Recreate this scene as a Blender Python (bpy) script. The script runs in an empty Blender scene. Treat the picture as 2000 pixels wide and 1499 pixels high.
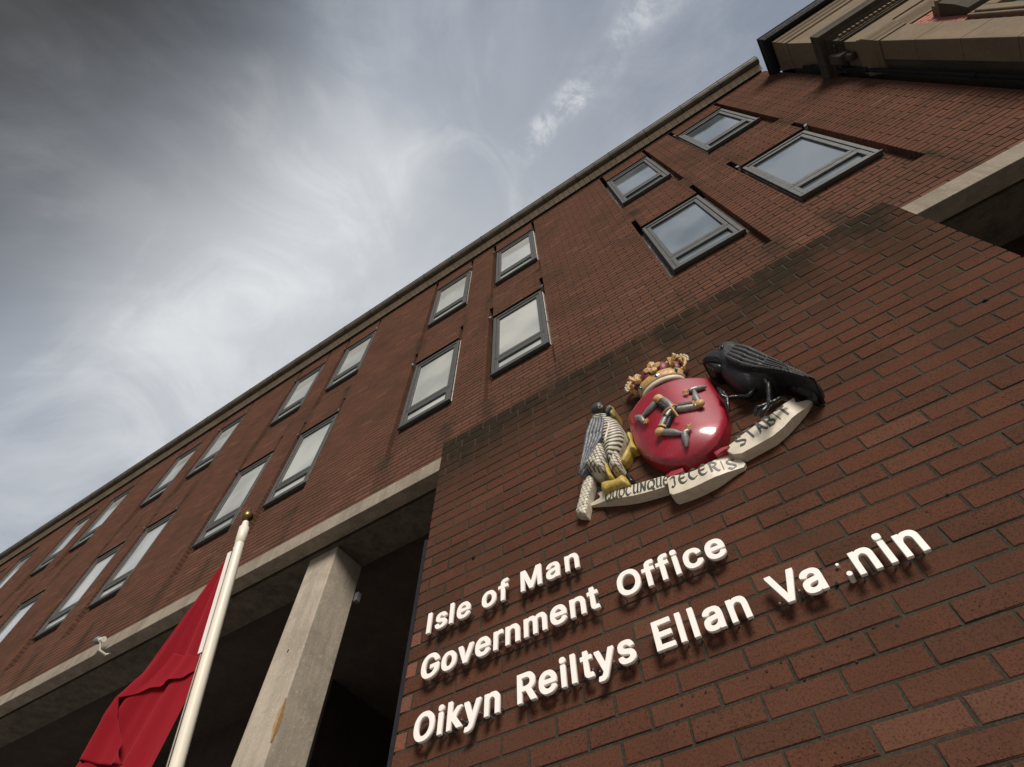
import bpy, bmesh, math, random, json
from mathutils import Vector, Matrix, noise
from mathutils.geometry import delaunay_2d_cdt
random.seed(7)
sc = bpy.context.scene
COL = sc.collection
H = 1.6                      # eye height of the photographer above the pavement

# ------------------------------------------------------------------ camera
cam_d = bpy.data.cameras.new('camera')
cam = bpy.data.objects.new('camera', cam_d); COL.objects.link(cam)
cam_d.sensor_width = 36.0
cam_d.lens = 1097.9 / 2000 * 36.0
cam_d.clip_start = 0.05; cam_d.clip_end = 5000
RM = ((0.83878, 0.47254, 0.27049), (0.54441, -0.72006, -0.43027), (-0.00855, 0.50815, -0.86122))
cam.matrix_world = Matrix.Translation((0, 0, H)) @ Matrix(RM).to_4x4()
sc.camera = cam

# ------------------------------------------------------------------ light and sky
SUN = Vector((0.52, -0.82, 0.54)).normalized()      # towards the sun
SUN_EL = math.asin(SUN.z); SUN_AZ = math.atan2(SUN.x, SUN.y)
sd = bpy.data.lights.new('sun', 'SUN'); so = bpy.data.objects.new('sun', sd); COL.objects.link(so)
sd.energy = 4.0; sd.angle = math.radians(23); sd.color = (1.0, 0.93, 0.84)
so.rotation_euler = (-SUN).to_track_quat('-Z', 'Y').to_euler(); so.location = (0, 0, 30)

def build_world():
    w = bpy.data.worlds.new('World'); sc.world = w; w.use_nodes = True
    nt = w.node_tree; nt.nodes.clear(); N = nt.nodes.new; L = nt.links.new
    out = N('ShaderNodeOutputWorld'); bg = N('ShaderNodeBackground'); bg.inputs['Strength'].default_value = 0.10
    sky = N('ShaderNodeTexSky'); sky.sky_type = 'NISHITA'; sky.sun_disc = False
    sky.sun_elevation = SUN_EL; sky.sun_rotation = SUN_AZ; sky.air_density = 1.0; sky.dust_density = 1.5; sky.ozone_density = 2.0
    tc = N('ShaderNodeTexCoord'); D = tc.outputs['Generated']
    def dot(v):
        n = N('ShaderNodeVectorMath'); n.operation = 'DOT_PRODUCT'; L(D, n.inputs[0]); n.inputs[1].default_value = v; return n.outputs['Value']
    def m(op, a, b=None, c=None, clamp=False):
        n = N('ShaderNodeMath'); n.operation = op; n.use_clamp = clamp
        for i, x in enumerate((a, b, c)):
            if x is None: continue
            if hasattr(x, 'links'): L(x, n.inputs[i])
            else: n.inputs[i].default_value = x
        return n.outputs[0]
    def rng(v, a, b, c, d, smooth=True):
        n = N('ShaderNodeMapRange'); n.interpolation_type = 'SMOOTHSTEP' if smooth else 'LINEAR'
        L(v, n.inputs['Value'])
        for k, x in zip(('From Min', 'From Max', 'To Min', 'To Max'), (a, b, c, d)): n.inputs[k].default_value = x
        return n.outputs['Result']
    # high cirrus drawn out in streaks that fan from one part of the sky
    A = Vector((-0.33, 0.26, 0.905)).normalized()
    U = A.cross(Vector((0, 0, 1))).normalized(); V = A.cross(U)
    a_ = m('MAXIMUM', dot(A), 0.12)
    p = m('DIVIDE', dot(U), a_); q = m('DIVIDE', dot(V), a_)
    r = m('SQRT', m('ADD', m('MULTIPLY', p, p), m('ADD', m('MULTIPLY', q, q), 0.012)))
    cb = N('ShaderNodeCombineXYZ')
    L(m('MULTIPLY', m('DIVIDE', p, r), 1.9), cb.inputs[0]); L(m('MULTIPLY', m('DIVIDE', q, r), 1.9), cb.inputs[1]); L(m('ADD', m('MULTIPLY', r, 0.75), 5.3), cb.inputs[2])
    def nz(vec, scale, detail, rough, dist=0.0, lac=2.0):
        n = N('ShaderNodeTexNoise'); L(vec, n.inputs['Vector']); n.inputs['Scale'].default_value = scale
        n.inputs['Detail'].default_value = detail; n.inputs['Roughness'].default_value = rough; n.inputs['Distortion'].default_value = dist
        n.inputs['Lacunarity'].default_value = lac
        return n.outputs['Fac']
    streak = nz(cb.outputs[0], 1.3, 8, 0.60, 0.9)
    big = nz(D, 1.7, 5, 0.5, 0.4)
    wisp = nz(D, 5.0, 9, 0.62, 0.9)
    c1 = m('ADD', 0.5, m('MULTIPLY', m('SUBTRACT', rng(streak, 0.34, 0.68, 0, 1), 0.5), rng(r, 0.25, 0.70, 0.0, 1))); c2 = rng(big, 0.36, 0.64, 0, 1); c3 = rng(wisp, 0.42, 0.72, 0, 1)
    cover = m('ADD', m('MULTIPLY', c1, 0.36), m('ADD', m('MULTIPLY', c2, 0.36), m('MULTIPLY', c3, 0.28)), clamp=True)
    # a brighter veil of cloud, and dark cloud that also paints in lens vignetting
    veil = rng(dot(Vector((-0.45, 0.40, 0.80)).normalized()), 0.70, 0.97, 0, 1)
    bank = rng(dot(Vector((-0.44, -0.54, 0.71)).normalized()), 0.81, 0.985, 0, 1)
    bank = m('MULTIPLY', bank, rng(big, 0.3, 0.7, 1.2, 0.78), clamp=True)
    cover2 = m('ADD', m('MULTIPLY', cover, 0.60), m('MULTIPLY', veil, 0.50), clamp=True)
    # one torn streak of brighter cloud near the zenith
    d1 = Vector((0.2208, 0.0666, 0.9730)); d2 = Vector((0.0446, 0.1108, 0.9928)); nn = d1.cross(d2).normalized(); mid_ = (d1+d2).normalized()
    across = m('ABSOLUTE', m('ADD', dot(nn), m('MULTIPLY', m('SUBTRACT', nz(D, 9, 5, .6), .5), .07)))
    tear = m('MULTIPLY', rng(across, .006, .038, 1, 0), m('MULTIPLY', rng(dot(mid_), .972, .993, 0, 1), rng(nz(D, 13, 9, .7, .3), .36, .62, 0, 1)))
    cover2 = m('ADD', cover2, m('MULTIPLY', tear, .42), clamp=True)
    ramp = N('ShaderNodeValToRGB'); L(cover2, ramp.inputs[0])
    e = ramp.color_ramp.elements
    e[0].position = 0.05; e[0].color = (2.7, 3.05, 3.7, 1)
    e[1].position = 0.95; e[1].color = (8.2, 8.4, 8.5, 1)
    mid = e.new(0.5); mid.color = (4.5, 4.8, 5.3, 1)
    mx = N('ShaderNodeMix'); mx.data_type = 'RGBA'; mx.inputs[0].default_value = 0.88
    L(sky.outputs[0], mx.inputs[6]); L(ramp.outputs[0], mx.inputs[7])
    dark = N('ShaderNodeMix'); dark.data_type = 'RGBA'
    L(bank, dark.inputs[0]); L(mx.outputs[2], dark.inputs[6])
    dr = N('ShaderNodeValToRGB'); L(cover, dr.inputs[0])
    dr.color_ramp.elements[0].color = (0.45, 0.47, 0.52, 1); dr.color_ramp.elements[1].color = (1.2, 1.22, 1.25, 1)
    L(dr.outputs[0], dark.inputs[7])
    L(dark.outputs[2], bg.inputs['Color']); L(bg.outputs[0], out.inputs[0])
build_world()
sc.view_settings.view_transform = 'Standard'; sc.view_settings.look = 'None'
sc.view_settings.exposure = 0.0; sc.view_settings.gamma = 1.0; sc.view_settings.use_curve_mapping = False

# ------------------------------------------------------------------ helpers
WL = {}
def tag(o, label=None, cat=None, group=None, kind=None):
    if label: o['label'] = label
    if cat: o['category'] = cat
    if group: o['group'] = group
    if kind: o['kind'] = kind
    return o
def empty(name, loc, label, cat, group=None):
    o = bpy.data.objects.new(name, None); o.empty_display_size = 0.1; COL.objects.link(o)
    o.location = loc; WL[o.name] = Vector(loc)
    return tag(o, label, cat, group)
def place(o, parent, loc=(0, 0, 0)):
    """loc is a world position; the mesh is written around it"""
    COL.objects.link(o); WL[o.name] = Vector(loc)
    if parent: o.parent = parent; o.location = Vector(loc) - WL[parent.name]
    else: o.location = loc
    return o
class MB:
    def __init__(s): s.v = []; s.f = []; s.m = []; s.sm = []
    def add(s, vs, fs, mi=0, smooth=False):
        n = len(s.v); s.v += [tuple(v) for v in vs]; s.f += [tuple(i + n for i in f) for f in fs]
        s.m += [mi] * len(fs); s.sm += [smooth] * len(fs)
    def box(s, x0, x1, y0, y1, z0, z1, mi=0):
        s.add([(x0,y0,z0),(x1,y0,z0),(x1,y1,z0),(x0,y1,z0),(x0,y0,z1),(x1,y0,z1),(x1,y1,z1),(x0,y1,z1)],
              [(0,3,2,1),(4,5,6,7),(0,1,5,4),(1,2,6,5),(2,3,7,6),(3,0,4,7)], mi)
    def bbox(s, x0, x1, y0, y1, z0, z1, b=0.003, mi=0):
        """box with chamfered front (-y) face"""
        s.add([(x0,y0+b,z0),(x1,y0+b,z0),(x1,y0+b,z1),(x0,y0+b,z1),(x0,y1,z0),(x1,y1,z0),(x1,y1,z1),(x0,y1,z1),
               (x0+b,y0,z0+b),(x1-b,y0,z0+b),(x1-b,y0,z1-b),(x0+b,y0,z1-b)],
              [(8,9,10,11),(0,1,9,8),(1,2,10,9),(2,3,11,10),(3,0,8,11),(0,4,5,1),(1,5,6,2),(2,6,7,3),(3,7,4,0),(4,7,6,5)], mi)
    def tube(s, pts, rad, n=10, mi=0, caps=True):
        pts = [Vector(p) for p in pts]
        if not hasattr(rad, '__len__'): rad = [rad] * len(pts)
        prev = None; base = len(s.v); vs = []
        for i, p in enumerate(pts):
            t = (pts[min(i+1, len(pts)-1)] - pts[max(i-1, 0)]).normalized()
            if prev is None:
                a = Vector((0, 0, 1)) if abs(t.z) < 0.9 else Vector((1, 0, 0)); u = t.cross(a).normalized()
            else: u = (prev - t * prev.dot(t)).normalized()
            prev = u; w = t.cross(u)
            for k in range(n):
                th = 2 * math.pi * k / n; vs.append(p + (u * math.cos(th) + w * math.sin(th)) * rad[i])
        fs = [(i*n+k, i*n+(k+1) % n, (i+1)*n+(k+1) % n, (i+1)*n+k) for i in range(len(pts)-1) for k in range(n)]
        s.add(vs, fs, mi, True)
        if caps:
            s.add([vs[k] for k in range(n)], [tuple(range(n))[::-1]], mi); m_ = (len(pts)-1)*n
            s.add([vs[m_+k] for k in range(n)], [tuple(range(n))], mi)
    def ell(s, c, r, n=12, m=8, mi=0, rot=None):
        c = Vector(c); vs = []
        for j in range(m+1):
            ph = math.pi * j / m
            for k in range(n):
                th = 2*math.pi*k/n; v = Vector((r[0]*math.sin(ph)*math.cos(th), r[1]*math.sin(ph)*math.sin(th), r[2]*math.cos(ph)))
                if rot: v = rot @ v
                vs.append(c + v)
        s.add(vs, [(j*n+k, (j+1)*n+k, (j+1)*n+(k+1) % n, j*n+(k+1) % n) for j in range(m) for k in range(n)], mi, True)
    def mesh(s, name, mats, org=(0, 0, 0), attrs=None):
        me = bpy.data.meshes.new(name); ox, oy, oz = org
        me.from_pydata([(x-ox, y-oy, z-oz) for x, y, z in s.v], [], s.f)
        if not isinstance(mats, (list, tuple)): mats = [mats]
        for x in mats: me.materials.append(x)
        me.polygons.foreach_set('material_index', s.m); me.polygons.foreach_set('use_smooth', s.sm)
        if attrs:
            for k, vals in attrs.items():
                at = me.attributes.new(k, 'FLOAT', 'FACE'); at.data.foreach_set('value', vals)
        me.validate(); me.update(); return me
    def build(s, name, mats, parent=None, org=None, attrs=None, fix=True):
        if org is None:
            org = WL[parent.name] if parent else (0, 0, 0)
            if parent and s.v:
                n = len(s.v); org = tuple(sum(v[i] for v in s.v)/n for i in range(3))
        me = s.mesh(name, mats, org, attrs)
        if fix:
            bm = bmesh.new(); bm.from_mesh(me); bmesh.ops.recalc_face_normals(bm, faces=bm.faces); bm.to_mesh(me); bm.free()
        return place(bpy.data.objects.new(name, me), parent, org)
def bevel(o, w=0.004, seg=2):
    b = o.modifiers.new('bevel', 'BEVEL'); b.width = w; b.segments = seg; b.limit_method = 'ANGLE'; b.angle_limit = math.radians(40)
    return o
def smooth_pts(P, k=6):
    P = [Vector(p) for p in P]; out = []
    for i in range(len(P)-1):
        p0, p1, p2, p3 = P[max(i-1, 0)], P[i], P[i+1], P[min(i+2, len(P)-1)]
        for j in range(k):
            t = j/k; out.append(0.5*((2*p1)+(p2-p0)*t+(2*p0-5*p1+4*p2-p3)*t*t+(3*p1-p0-3*p2+p3)*t**3))
    out.append(P[-1]); return out

# ------------------------------------------------------------------ materials
class NT:
    def __init__(s, name):
        s.mat = bpy.data.materials.new(name); s.mat.use_nodes = True; s.t = s.mat.node_tree; s.t.nodes.clear()
        s.out = s.n('ShaderNodeOutputMaterial'); s.b = s.n('ShaderNodeBsdfPrincipled'); s.l(s.b.outputs[0], s.out.inputs[0])
        g = s.n('ShaderNodeNewGeometry'); s.P = g.outputs['Position']; s.G = g
    def n(s, k): return s.t.nodes.new(k)
    def l(s, a, b): s.t.links.new(a, b)
    def set(s, node, key, v):
        if hasattr(v, 'links'): s.l(v, node.inputs[key])
        else: node.inputs[key].default_value = v
    def m(s, op, a, b=None, c=None, clamp=False):
        n = s.n('ShaderNodeMath'); n.operation = op; n.use_clamp = clamp
        for i, x in enumerate((a, b, c)):
            if x is not None: s.set(n, i, x)
        return n.outputs[0]
    def noise(s, scale, detail=4, rough=0.5, vec=None, dist=0.0):
        n = s.n('ShaderNodeTexNoise'); s.l(vec or s.P, n.inputs['Vector']); n.inputs['Scale'].default_value = scale
        n.inputs['Detail'].default_value = detail; n.inputs['Roughness'].default_value = rough; n.inputs['Distortion'].default_value = dist
        return n.outputs['Fac']
    def vor(s, scale, vec=None, feat='F1'):
        n = s.n('ShaderNodeTexVoronoi'); n.feature = feat; s.l(vec or s.P, n.inputs['Vector']); n.inputs['Scale'].default_value = scale
        return n
    def rng(s, v, a, b, c=0.0, d=1.0):
        n = s.n('ShaderNodeMapRange'); n.interpolation_type = 'SMOOTHSTEP'; s.set(n, 'Value', v)
        for k, x in zip(('From Min', 'From Max', 'To Min', 'To Max'), (a, b, c, d)): n.inputs[k].default_value = x
        return n.outputs['Result']
    def mix(s, f, a, b, mode='MIX'):
        n = s.n('ShaderNodeMix'); n.data_type = 'RGBA'; n.blend_type = mode
        s.set(n, 0, f)
        for k, x in ((6, a), (7, b)):
            if hasattr(x, 'links'): s.l(x, n.inputs[k])
            else: n.inputs[k].default_value = tuple(x) + ((1,) if len(x) == 3 else ())
        return n.outputs[2]
    def ramp(s, f, stops):
        n = s.n('ShaderNodeValToRGB'); s.l(f, n.inputs[0]); e = n.color_ramp.elements
        while len(e) < len(stops): e.new(0.5)
        for x, (p, c) in zip(e, stops): x.position = p; x.color = tuple(c) + (1,)
        return n.outputs[0]
    def scale(s, x, y, z):
        n = s.n('ShaderNodeVectorMath'); n.operation = 'MULTIPLY'; s.l(s.P, n.inputs[0]); n.inputs[1].default_value = (x, y, z); return n.outputs[0]
    def sep(s):
        n = s.n('ShaderNodeSeparateXYZ'); s.l(s.P, n.inputs[0]); return n.outputs
    def attr(s, name, kind='GEOMETRY'):
        n = s.n('ShaderNodeAttribute'); n.attribute_name = name; n.attribute_type = kind; return n.outputs['Fac']
    def bump(s, h, strength=0.4, dist=0.002):
        n = s.n('ShaderNodeBump'); s.l(h, n.inputs['Height']); n.inputs['Strength'].default_value = strength; n.inputs['Distance'].default_value = dist
        s.l(n.outputs[0], s.b.inputs['Normal'])
    def fin(s, color, rough=0.8, metal=0.0, spec=None, coat=None):
        if hasattr(color, 'links'): s.l(color, s.b.inputs['Base Color'])
        else: s.b.inputs['Base Color'].default_value = tuple(color) + (1,)
        s.set(s.b, 'Roughness', rough); s.b.inputs['Metallic'].default_value = metal
        if spec is not None: s.b.inputs['Specular IOR Level'].default_value = spec
        if coat: s.b.inputs['Coat Weight'].default_value = coat[0]; s.b.inputs['Coat Roughness'].default_value = coat[1]
        return s.mat

def brick_material(name, ph, zoff, gain, soil=1.0, speck=1.0, kind=None):
    t = NT(name); X, Y, Z = t.sep()
    row = t.m('FLOOR', t.m('DIVIDE', t.m('SUBTRACT', Z, zoff), 0.075))
    par = t.m('MULTIPLY', t.m('FLOORED_MODULO', row, 2.0), 0.5)
    col = t.m('FLOOR', t.m('ADD', t.m('DIVIDE', t.m('SUBTRACT', X, ph), 0.225), par))
    cb = t.n('ShaderNodeCombineXYZ'); t.l(col, cb.inputs[0]); t.l(row, cb.inputs[1])
    wn = t.n('ShaderNodeTexWhiteNoise'); wn.noise_dimensions = '2D'; t.l(cb.outputs[0], wn.inputs['Vector'])
    w1 = wn.outputs['Value']
    cb2 = t.n('ShaderNodeCombineXYZ'); t.l(col, cb2.inputs[1]); t.l(row, cb2.inputs[0])
    wn2 = t.n('ShaderNodeTexWhiteNoise'); wn2.noise_dimensions = '2D'; t.l(cb2.outputs[0], wn2.inputs['Vector'])
    g = gain
    c = t.ramp(w1, [(0.0, (.155*g, .075*g, .050*g)), (0.25, (.200*g, .088*g, .057*g)), (0.55, (.232*g, .097*g, .061*g)), (0.8, (.218*g, .084*g, .052*g)), (0.95, (.265*g, .118*g, .076*g)), (1.0, (.33*g, .155*g, .105*g))])
    blotch = t.rng(t.noise(9, 5, 0.6), 0.40, 0.68)
    c = t.mix(t.m('MULTIPLY', blotch, t.m('ADD', 0.08, t.m('MULTIPLY', wn2.outputs['Value'], 0.34))), c, (.125*g, .068*g, .046*g))
    fine = t.noise(330, 3, 0.7)
    c = t.mix(t.rng(fine, 0.35, 0.7, 0.0, 0.5), c, (.33*g, .135*g, .085*g))
    c = t.mix(t.rng(t.noise(150, 4, 0.7), 0.50, 0.62, 0.0, 0.65), c, (.075*g, .040*g, .030*g))
    pit = t.vor(95); pr = t.vor(95); 
    pm = t.m('MULTIPLY', t.rng(pit.outputs['Distance'], 0.12, 0.27, 1.0, 0.0), t.rng(pit.outputs['Color'], 0.70, 0.78))
    c = t.mix(t.m('MULTIPLY', pm, 0.85 * speck), c, (.02, .012, .01))
    ws = t.vor(60); wm = t.m('MULTIPLY', t.rng(ws.outputs['Distance'], 0.06, 0.12, 1.0, 0.0), t.rng(ws.outputs['Color'], 0.90, 0.93))
    c = t.mix(t.m('MULTIPLY', wm, 0.7 * speck), c, (.50, .42, .36))
    # grime: large drifting patches and what the joints collect
    if kind == 'A':      # rain streaks running down from the foot of every window slot
        Xn = t.m('ADD', X, t.m('MULTIPLY', t.m('SUBTRACT', t.noise(1.5, 3), .5), .12))
        xm = t.m('FLOORED_MODULO', Xn, 3.905); ds = [t.m('ABSOLUTE', t.m('SUBTRACT', xm, c_)) for c_ in (.378, 1.275, 1.826, 2.725)]
        dm = t.m('MINIMUM', t.m('MINIMUM', ds[0], ds[1]), t.m('MINIMUM', ds[2], ds[3]))
        lat = t.rng(dm, .0, .21, .85, 0.0)
        up = t.m('MULTIPLY', t.rng(Z, H+8.62, H+8.75, 1, 0), t.rng(Z, H+7.2, H+8.7, 0, 1))
        lo = t.m('MULTIPLY', t.rng(Z, H+5.43, H+5.56, 1, 0), t.rng(Z, H+4.3, H+5.5, .45, .8))
        soot = t.m('MULTIPLY', lat, t.m('ADD', up, lo, clamp=True)); soot = t.m('MULTIPLY', soot, t.rng(t.noise(2.2, 4, .6, vec=t.scale(2.5, 2, .35)), .36, .66, .05, 1.15), clamp=True)
    elif kind == 'B':    # grime and algae on the top courses of the block
        top = t.rng(Z, ZT_-.80, ZT_+.02); soot = t.m('MULTIPLY', top, t.rng(t.noise(1.6, 6, .65, vec=t.scale(2.2, 1, .7)), .26, .58, .28, 1.1), clamp=True)
    else: soot = t.m('MULTIPLY', w1, 0.0)
    big = t.rng(t.noise(1.6, 6, 0.62, dist=0.5), 0.40, 0.72)
    gr = t.m('ADD', t.m('MULTIPLY', big, 0.45 * soil), t.m('MULTIPLY', soot, t.rng(t.noise(14, 5, 0.65), 0.25, 0.6, 0.6, 1.0)), clamp=True)
    c = t.mix(gr, c, t.mix(t.noise(25, 3), (.014, .010, .007), (.034, .026, .017)))
    if kind == 'B': c = t.mix(.10, c, (.085, .064, .048))
    if kind == 'A': c = t.mix(.22, c, (.115, .085, .066))
    t.bump(t.m('SUBTRACT', t.m('ADD', t.m('MULTIPLY', fine, 0.5), t.noise(60, 4, 0.6)), t.m('MULTIPLY', pm, 1.8)), 0.8, 0.0026)
    return t.fin(c, 1.0, spec=0.0)
ZT_ = H + 42.5*.075
M = {}
GB, GA = .41, .545
M['brickB'] = brick_material('dark_red_brick_lower', 0.073+.1125, H - 0.0375, GB, 0.8, 1.0, 'B')
M['brickA'] = brick_material('red_brick_upper', 0.07, H + 4.749, GA, 0.9, 0.5, 'A')
M['brickP'] = brick_material('porch_brick', 0.07, H, 0.35, 0.9, 0.5)
M['brickO'] = brick_material('orange_brick', 0.073+.1125, H - 0.0375, .80, 0.1, 1.0)  # warm light on the left-edge closers, painted in as an orange brick colour
def mat_mortar(name, base):
    t = NT(name)
    c = t.mix(t.rng(t.noise(3, 5, 0.6), .3, .7), base, tuple(x*0.55 for x in base))
    c = t.mix(t.rng(t.noise(120, 3), .45, .7, 0, .6), c, tuple(x*1.5 for x in base)); t.bump(t.noise(200, 4, .7), .5, .002)
    return t.fin(c, .95, spec=.2)
M['mortar'] = mat_mortar('mortar_lower', (.044, .038, .027)); M['mortarA'] = mat_mortar('mortar_upper', (.030, .023, .017))
def mat_concrete(name, base, dark, streak=0.5):
    t = NT(name); sv = t.scale(5, 5, .6)
    a = t.rng(t.noise(2.2, 8, .65, dist=.8), .3, .72); b = t.rng(t.noise(1.4, 6, .65, vec=sv), .35, .7)
    c = t.mix(a, base, tuple(x*.72 for x in base)); c = t.mix(t.m('MULTIPLY', b, streak), c, dark)
    c = t.mix(t.rng(t.noise(18, 6, .7, dist=1.5), .55, .62, 0, .35), c, tuple(min(1, x*1.35) for x in base))
    c = t.mix(t.rng(t.noise(70, 4, .7), .62, .72, 0, .6), c, tuple(x*.6 for x in dark))
    sc2 = t.rng(t.noise(9, 8, .8, dist=2.5), .60, .66, 0, .35); c = t.mix(sc2, c, tuple(x*.5 for x in base))
    t.bump(t.m('ADD', t.noise(90, 6, .7), t.m('MULTIPLY', t.noise(12, 5, .6, dist=1), 2.0)), .55, .004)
    return t.fin(c, .9, spec=.25)
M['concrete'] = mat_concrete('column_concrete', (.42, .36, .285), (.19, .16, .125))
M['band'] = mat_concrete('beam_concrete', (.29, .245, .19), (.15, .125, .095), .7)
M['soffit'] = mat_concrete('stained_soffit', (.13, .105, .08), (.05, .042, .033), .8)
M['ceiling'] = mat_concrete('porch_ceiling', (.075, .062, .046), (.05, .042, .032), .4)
M['core'] = mat_concrete('block_core', (.07, .05, .04), (.04, .03, .025))
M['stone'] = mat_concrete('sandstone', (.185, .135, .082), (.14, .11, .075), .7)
M['stone_dark'] = mat_concrete('sooty_sandstone', (.075, .060, .042), (.035, .03, .024), .8)  # darker sandstone for cornice, corbel, core and side pieces
M['paving'] = mat_concrete('paving', (.42, .39, .35), (.26, .25, .23))  # unseen paving, made pale and wide to bounce light onto the soffits
M['asphalt'] = mat_concrete('asphalt', (.055, .054, .052), (.04, .04, .04))
M['tile'] = mat_concrete('cream_soffit_tile', (.78, .66, .50), (.50, .41, .30), .3)
def simple(name, col, rough=.5, metal=0., spec=None, coat=None, var=.15, sc_=40, bump=.1):
    t = NT(name); n = t.noise(sc_, 5, .6)
    c = t.mix(t.rng(n, .35, .7), col, tuple(x*(1-var) for x in col)); t.bump(n, bump, .002)
    return t.fin(c, t.rng(n, .3, .7, max(.02, rough*.85), min(1, rough*1.15)), metal, spec, coat)
M['frame'] = simple('weathered_grey_frame', (.068, .070, .066), .6, var=.25, sc_=12)
M['pipe'] = simple('black_pipe', (.012, .012, .012), .75, spec=.15)
M['trim'] = simple('dark_metal_trim', (.022, .021, .025), .85, spec=.08)
M['gutter'] = simple('weathered_gutter', (.105, .090, .064), .65, var=.4, sc_=6)
M['gutter_edge'] = simple('dark_gutter_edge', (.035, .034, .028), .6)
M['white'] = simple('white_letter_face', (.84, .79, .74), .55, var=.05, sc_=60, bump=.03)
M['cream'] = simple('cream_pole_paint', (.74, .68, .56), .35, var=.07, sc_=5)
M['gold'] = simple('gilt', (.50, .30, .11), .5, spec=.5, var=.3, sc_=60)
M['brass'] = simple('brass_finial', (.22, .15, .055), .38, metal=.8, var=.6, sc_=30)
M['steel'] = simple('silver_armour', (.27, .27, .26), .38, metal=.25, var=.4, sc_=80)
M['mail'] = simple('dark_mail', (.045, .047, .045), .5, metal=.2, var=.5, sc_=120)
M['ivory'] = simple('ivory_paint', (.60, .53, .42), .5, var=.18, sc_=30)
M['yellow'] = simple('yellow_leg_paint', (.46, .33, .07), .45, var=.35, sc_=50)
M['beak'] = simple('dull_yellow_beak', (.30, .225, .06), .45, var=.5, sc_=60)
M['black'] = simple('glossy_black_paint', (.009, .010, .010), .30, spec=.5, var=.5, sc_=90, bump=.35)
M['blackm'] = simple('black_feather_paint', (.022, .023, .025), .5, spec=.4, var=.6, sc_=170, bump=.9)
M['slate'] = simple('slate_blue_feather', (.095, .105, .122), .5, var=.4, sc_=60)
M['slated'] = simple('dark_slate_feather', (.030, .034, .042), .5, var=.4, sc_=60)
M['green'] = simple('green_jewel', (.012, .12, .075), .25, coat=(.8, .1)); M['blue'] = simple('blue_jewel', (.015, .07, .30), .25, coat=(.8, .1))
M['crimson'] = simple('crimson_cap', (.20, .022, .040), .5, var=.4)
M['grey'] = simple('grey_plastic', (.14, .14, .15), .4); M['lens'] = simple('dark_lens', (.02, .02, .02), .1)
M['rope'] = simple('rope', (.33, .30, .24), .8); M['hole'] = simple('dark_plug', (.006, .005, .005), .9)
M['ink'] = simple('dark_letter_paint', (.060, .060, .045), .45, var=.4, sc_=90)
M['repair'] = simple('tan_repair', (.36, .22, .10), .85, var=.25, sc_=30)
def mat_flash():
    t = NT('lead_flashing'); n = t.noise(9, 7, .7, vec=t.scale(2.5, 1, .5), dist=1.0)
    c = t.mix(t.rng(t.noise(30, 4), .3, .7), (.085, .088, .085), (.16, .165, .16))
    c = t.mix(t.rng(n, .56, .62), c, (.56, .47, .40)); t.bump(n, .6, .01); return t.fin(c, .6)
M['flash'] = mat_flash()
def mat_peel():
    t = NT('peeling_timber'); n = t.noise(12, 8, .75, vec=t.scale(2.5, 1, .6), dist=1.4)
    c = t.mix(t.rng(t.noise(30, 4), .3, .7), (.11, .115, .11), (.20, .20, .19))
    c = t.mix(t.rng(n, .42, .46), c, (.62, .52, .45)); c = t.mix(t.rng(n, .64, .68), c, (.18, .12, .09)); t.bump(n, .7, .01); return t.fin(c, .75)
M['peel'] = mat_peel()
def mat_glass(lo, hi, nm):
    t = NT(nm); n = t.noise(1.1, 2, .5)
    t.bump(t.noise(1.3, 2, .4), .25, .03)
    t.b.inputs['IOR'].default_value = 2.0
    c = t.mix(t.rng(n, .35, .65), lo, hi)
    return t.fin(c, .04, spec=.9, coat=(1.0, .02))
M['glass'] = mat_glass((.06, .08, .09), (.16, .185, .195), 'window_glass'); M['glass_blind'] = mat_glass((.46, .48, .46), (.66, .67, .62), 'window_glass_before_pale_blind')  # pale pane colour for blinds behind, with sky reflection painted in
def mat_shield():
    t = NT('red_shield_enamel'); n = t.noise(7, 5, .6)
    c = t.mix(t.rng(n, .35, .7), (.30, .004, .020), (.23, .005, .018))
    c = t.mix(t.rng(t.noise(160, 2), .66, .72, 0, .35), c, (.55, .30, .30)); t.bump(n, .06, .01)
    return t.fin(c, .45, spec=.6, coat=(.5, .10))
M['shield'] = mat_shield()
def mat_flag():
    t = NT('red_flag_cloth'); 
    c = t.mix(t.noise(2.5, 3), (.31, .0035, .013), (.24, .003, .011))
    wv = t.n('ShaderNodeTexWave'); wv.inputs['Scale'].default_value = 220; t.l(t.P, wv.inputs['Vector']); t.bump(wv.outputs['Fac'], .12, .001)
    t.fin(c, .8, spec=.2); t.b.inputs['Sheen Weight'].default_value = .15
    tr = t.n('ShaderNodeBsdfTranslucent'); t.l(c, tr.inputs['Color']); mx = t.n('ShaderNodeMixShader'); mx.inputs[0].default_value = .22
    t.l(t.b.outputs[0], mx.inputs[1]); t.l(tr.outputs[0], mx.inputs[2]); t.l(mx.outputs[0], t.out.inputs[0]); return t.mat
M['flag'] = mat_flag()
def mat_paint(name, light, darkc, sharp=.1, rough=.5):
    """two painted colours, picked by the 'paint' attribute laid on the carving"""
    t = NT(name); f = t.rng(t.m('ADD', t.attr('paint'), t.m('MULTIPLY', t.m('SUBTRACT', t.noise(70, 4), .5), .5)), .5-sharp, .5+sharp)
    n = t.noise(40, 4); l2 = t.mix(t.rng(n, .4, .7), light, tuple(x*.75 for x in light))
    c = t.mix(f, l2, darkc); t.bump(n, .2, .003); return t.fin(c, rough, spec=.5)
M['barred'] = mat_paint('barred_breast_paint', (.58, .52, .41), (.045, .045, .036), .18)

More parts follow.
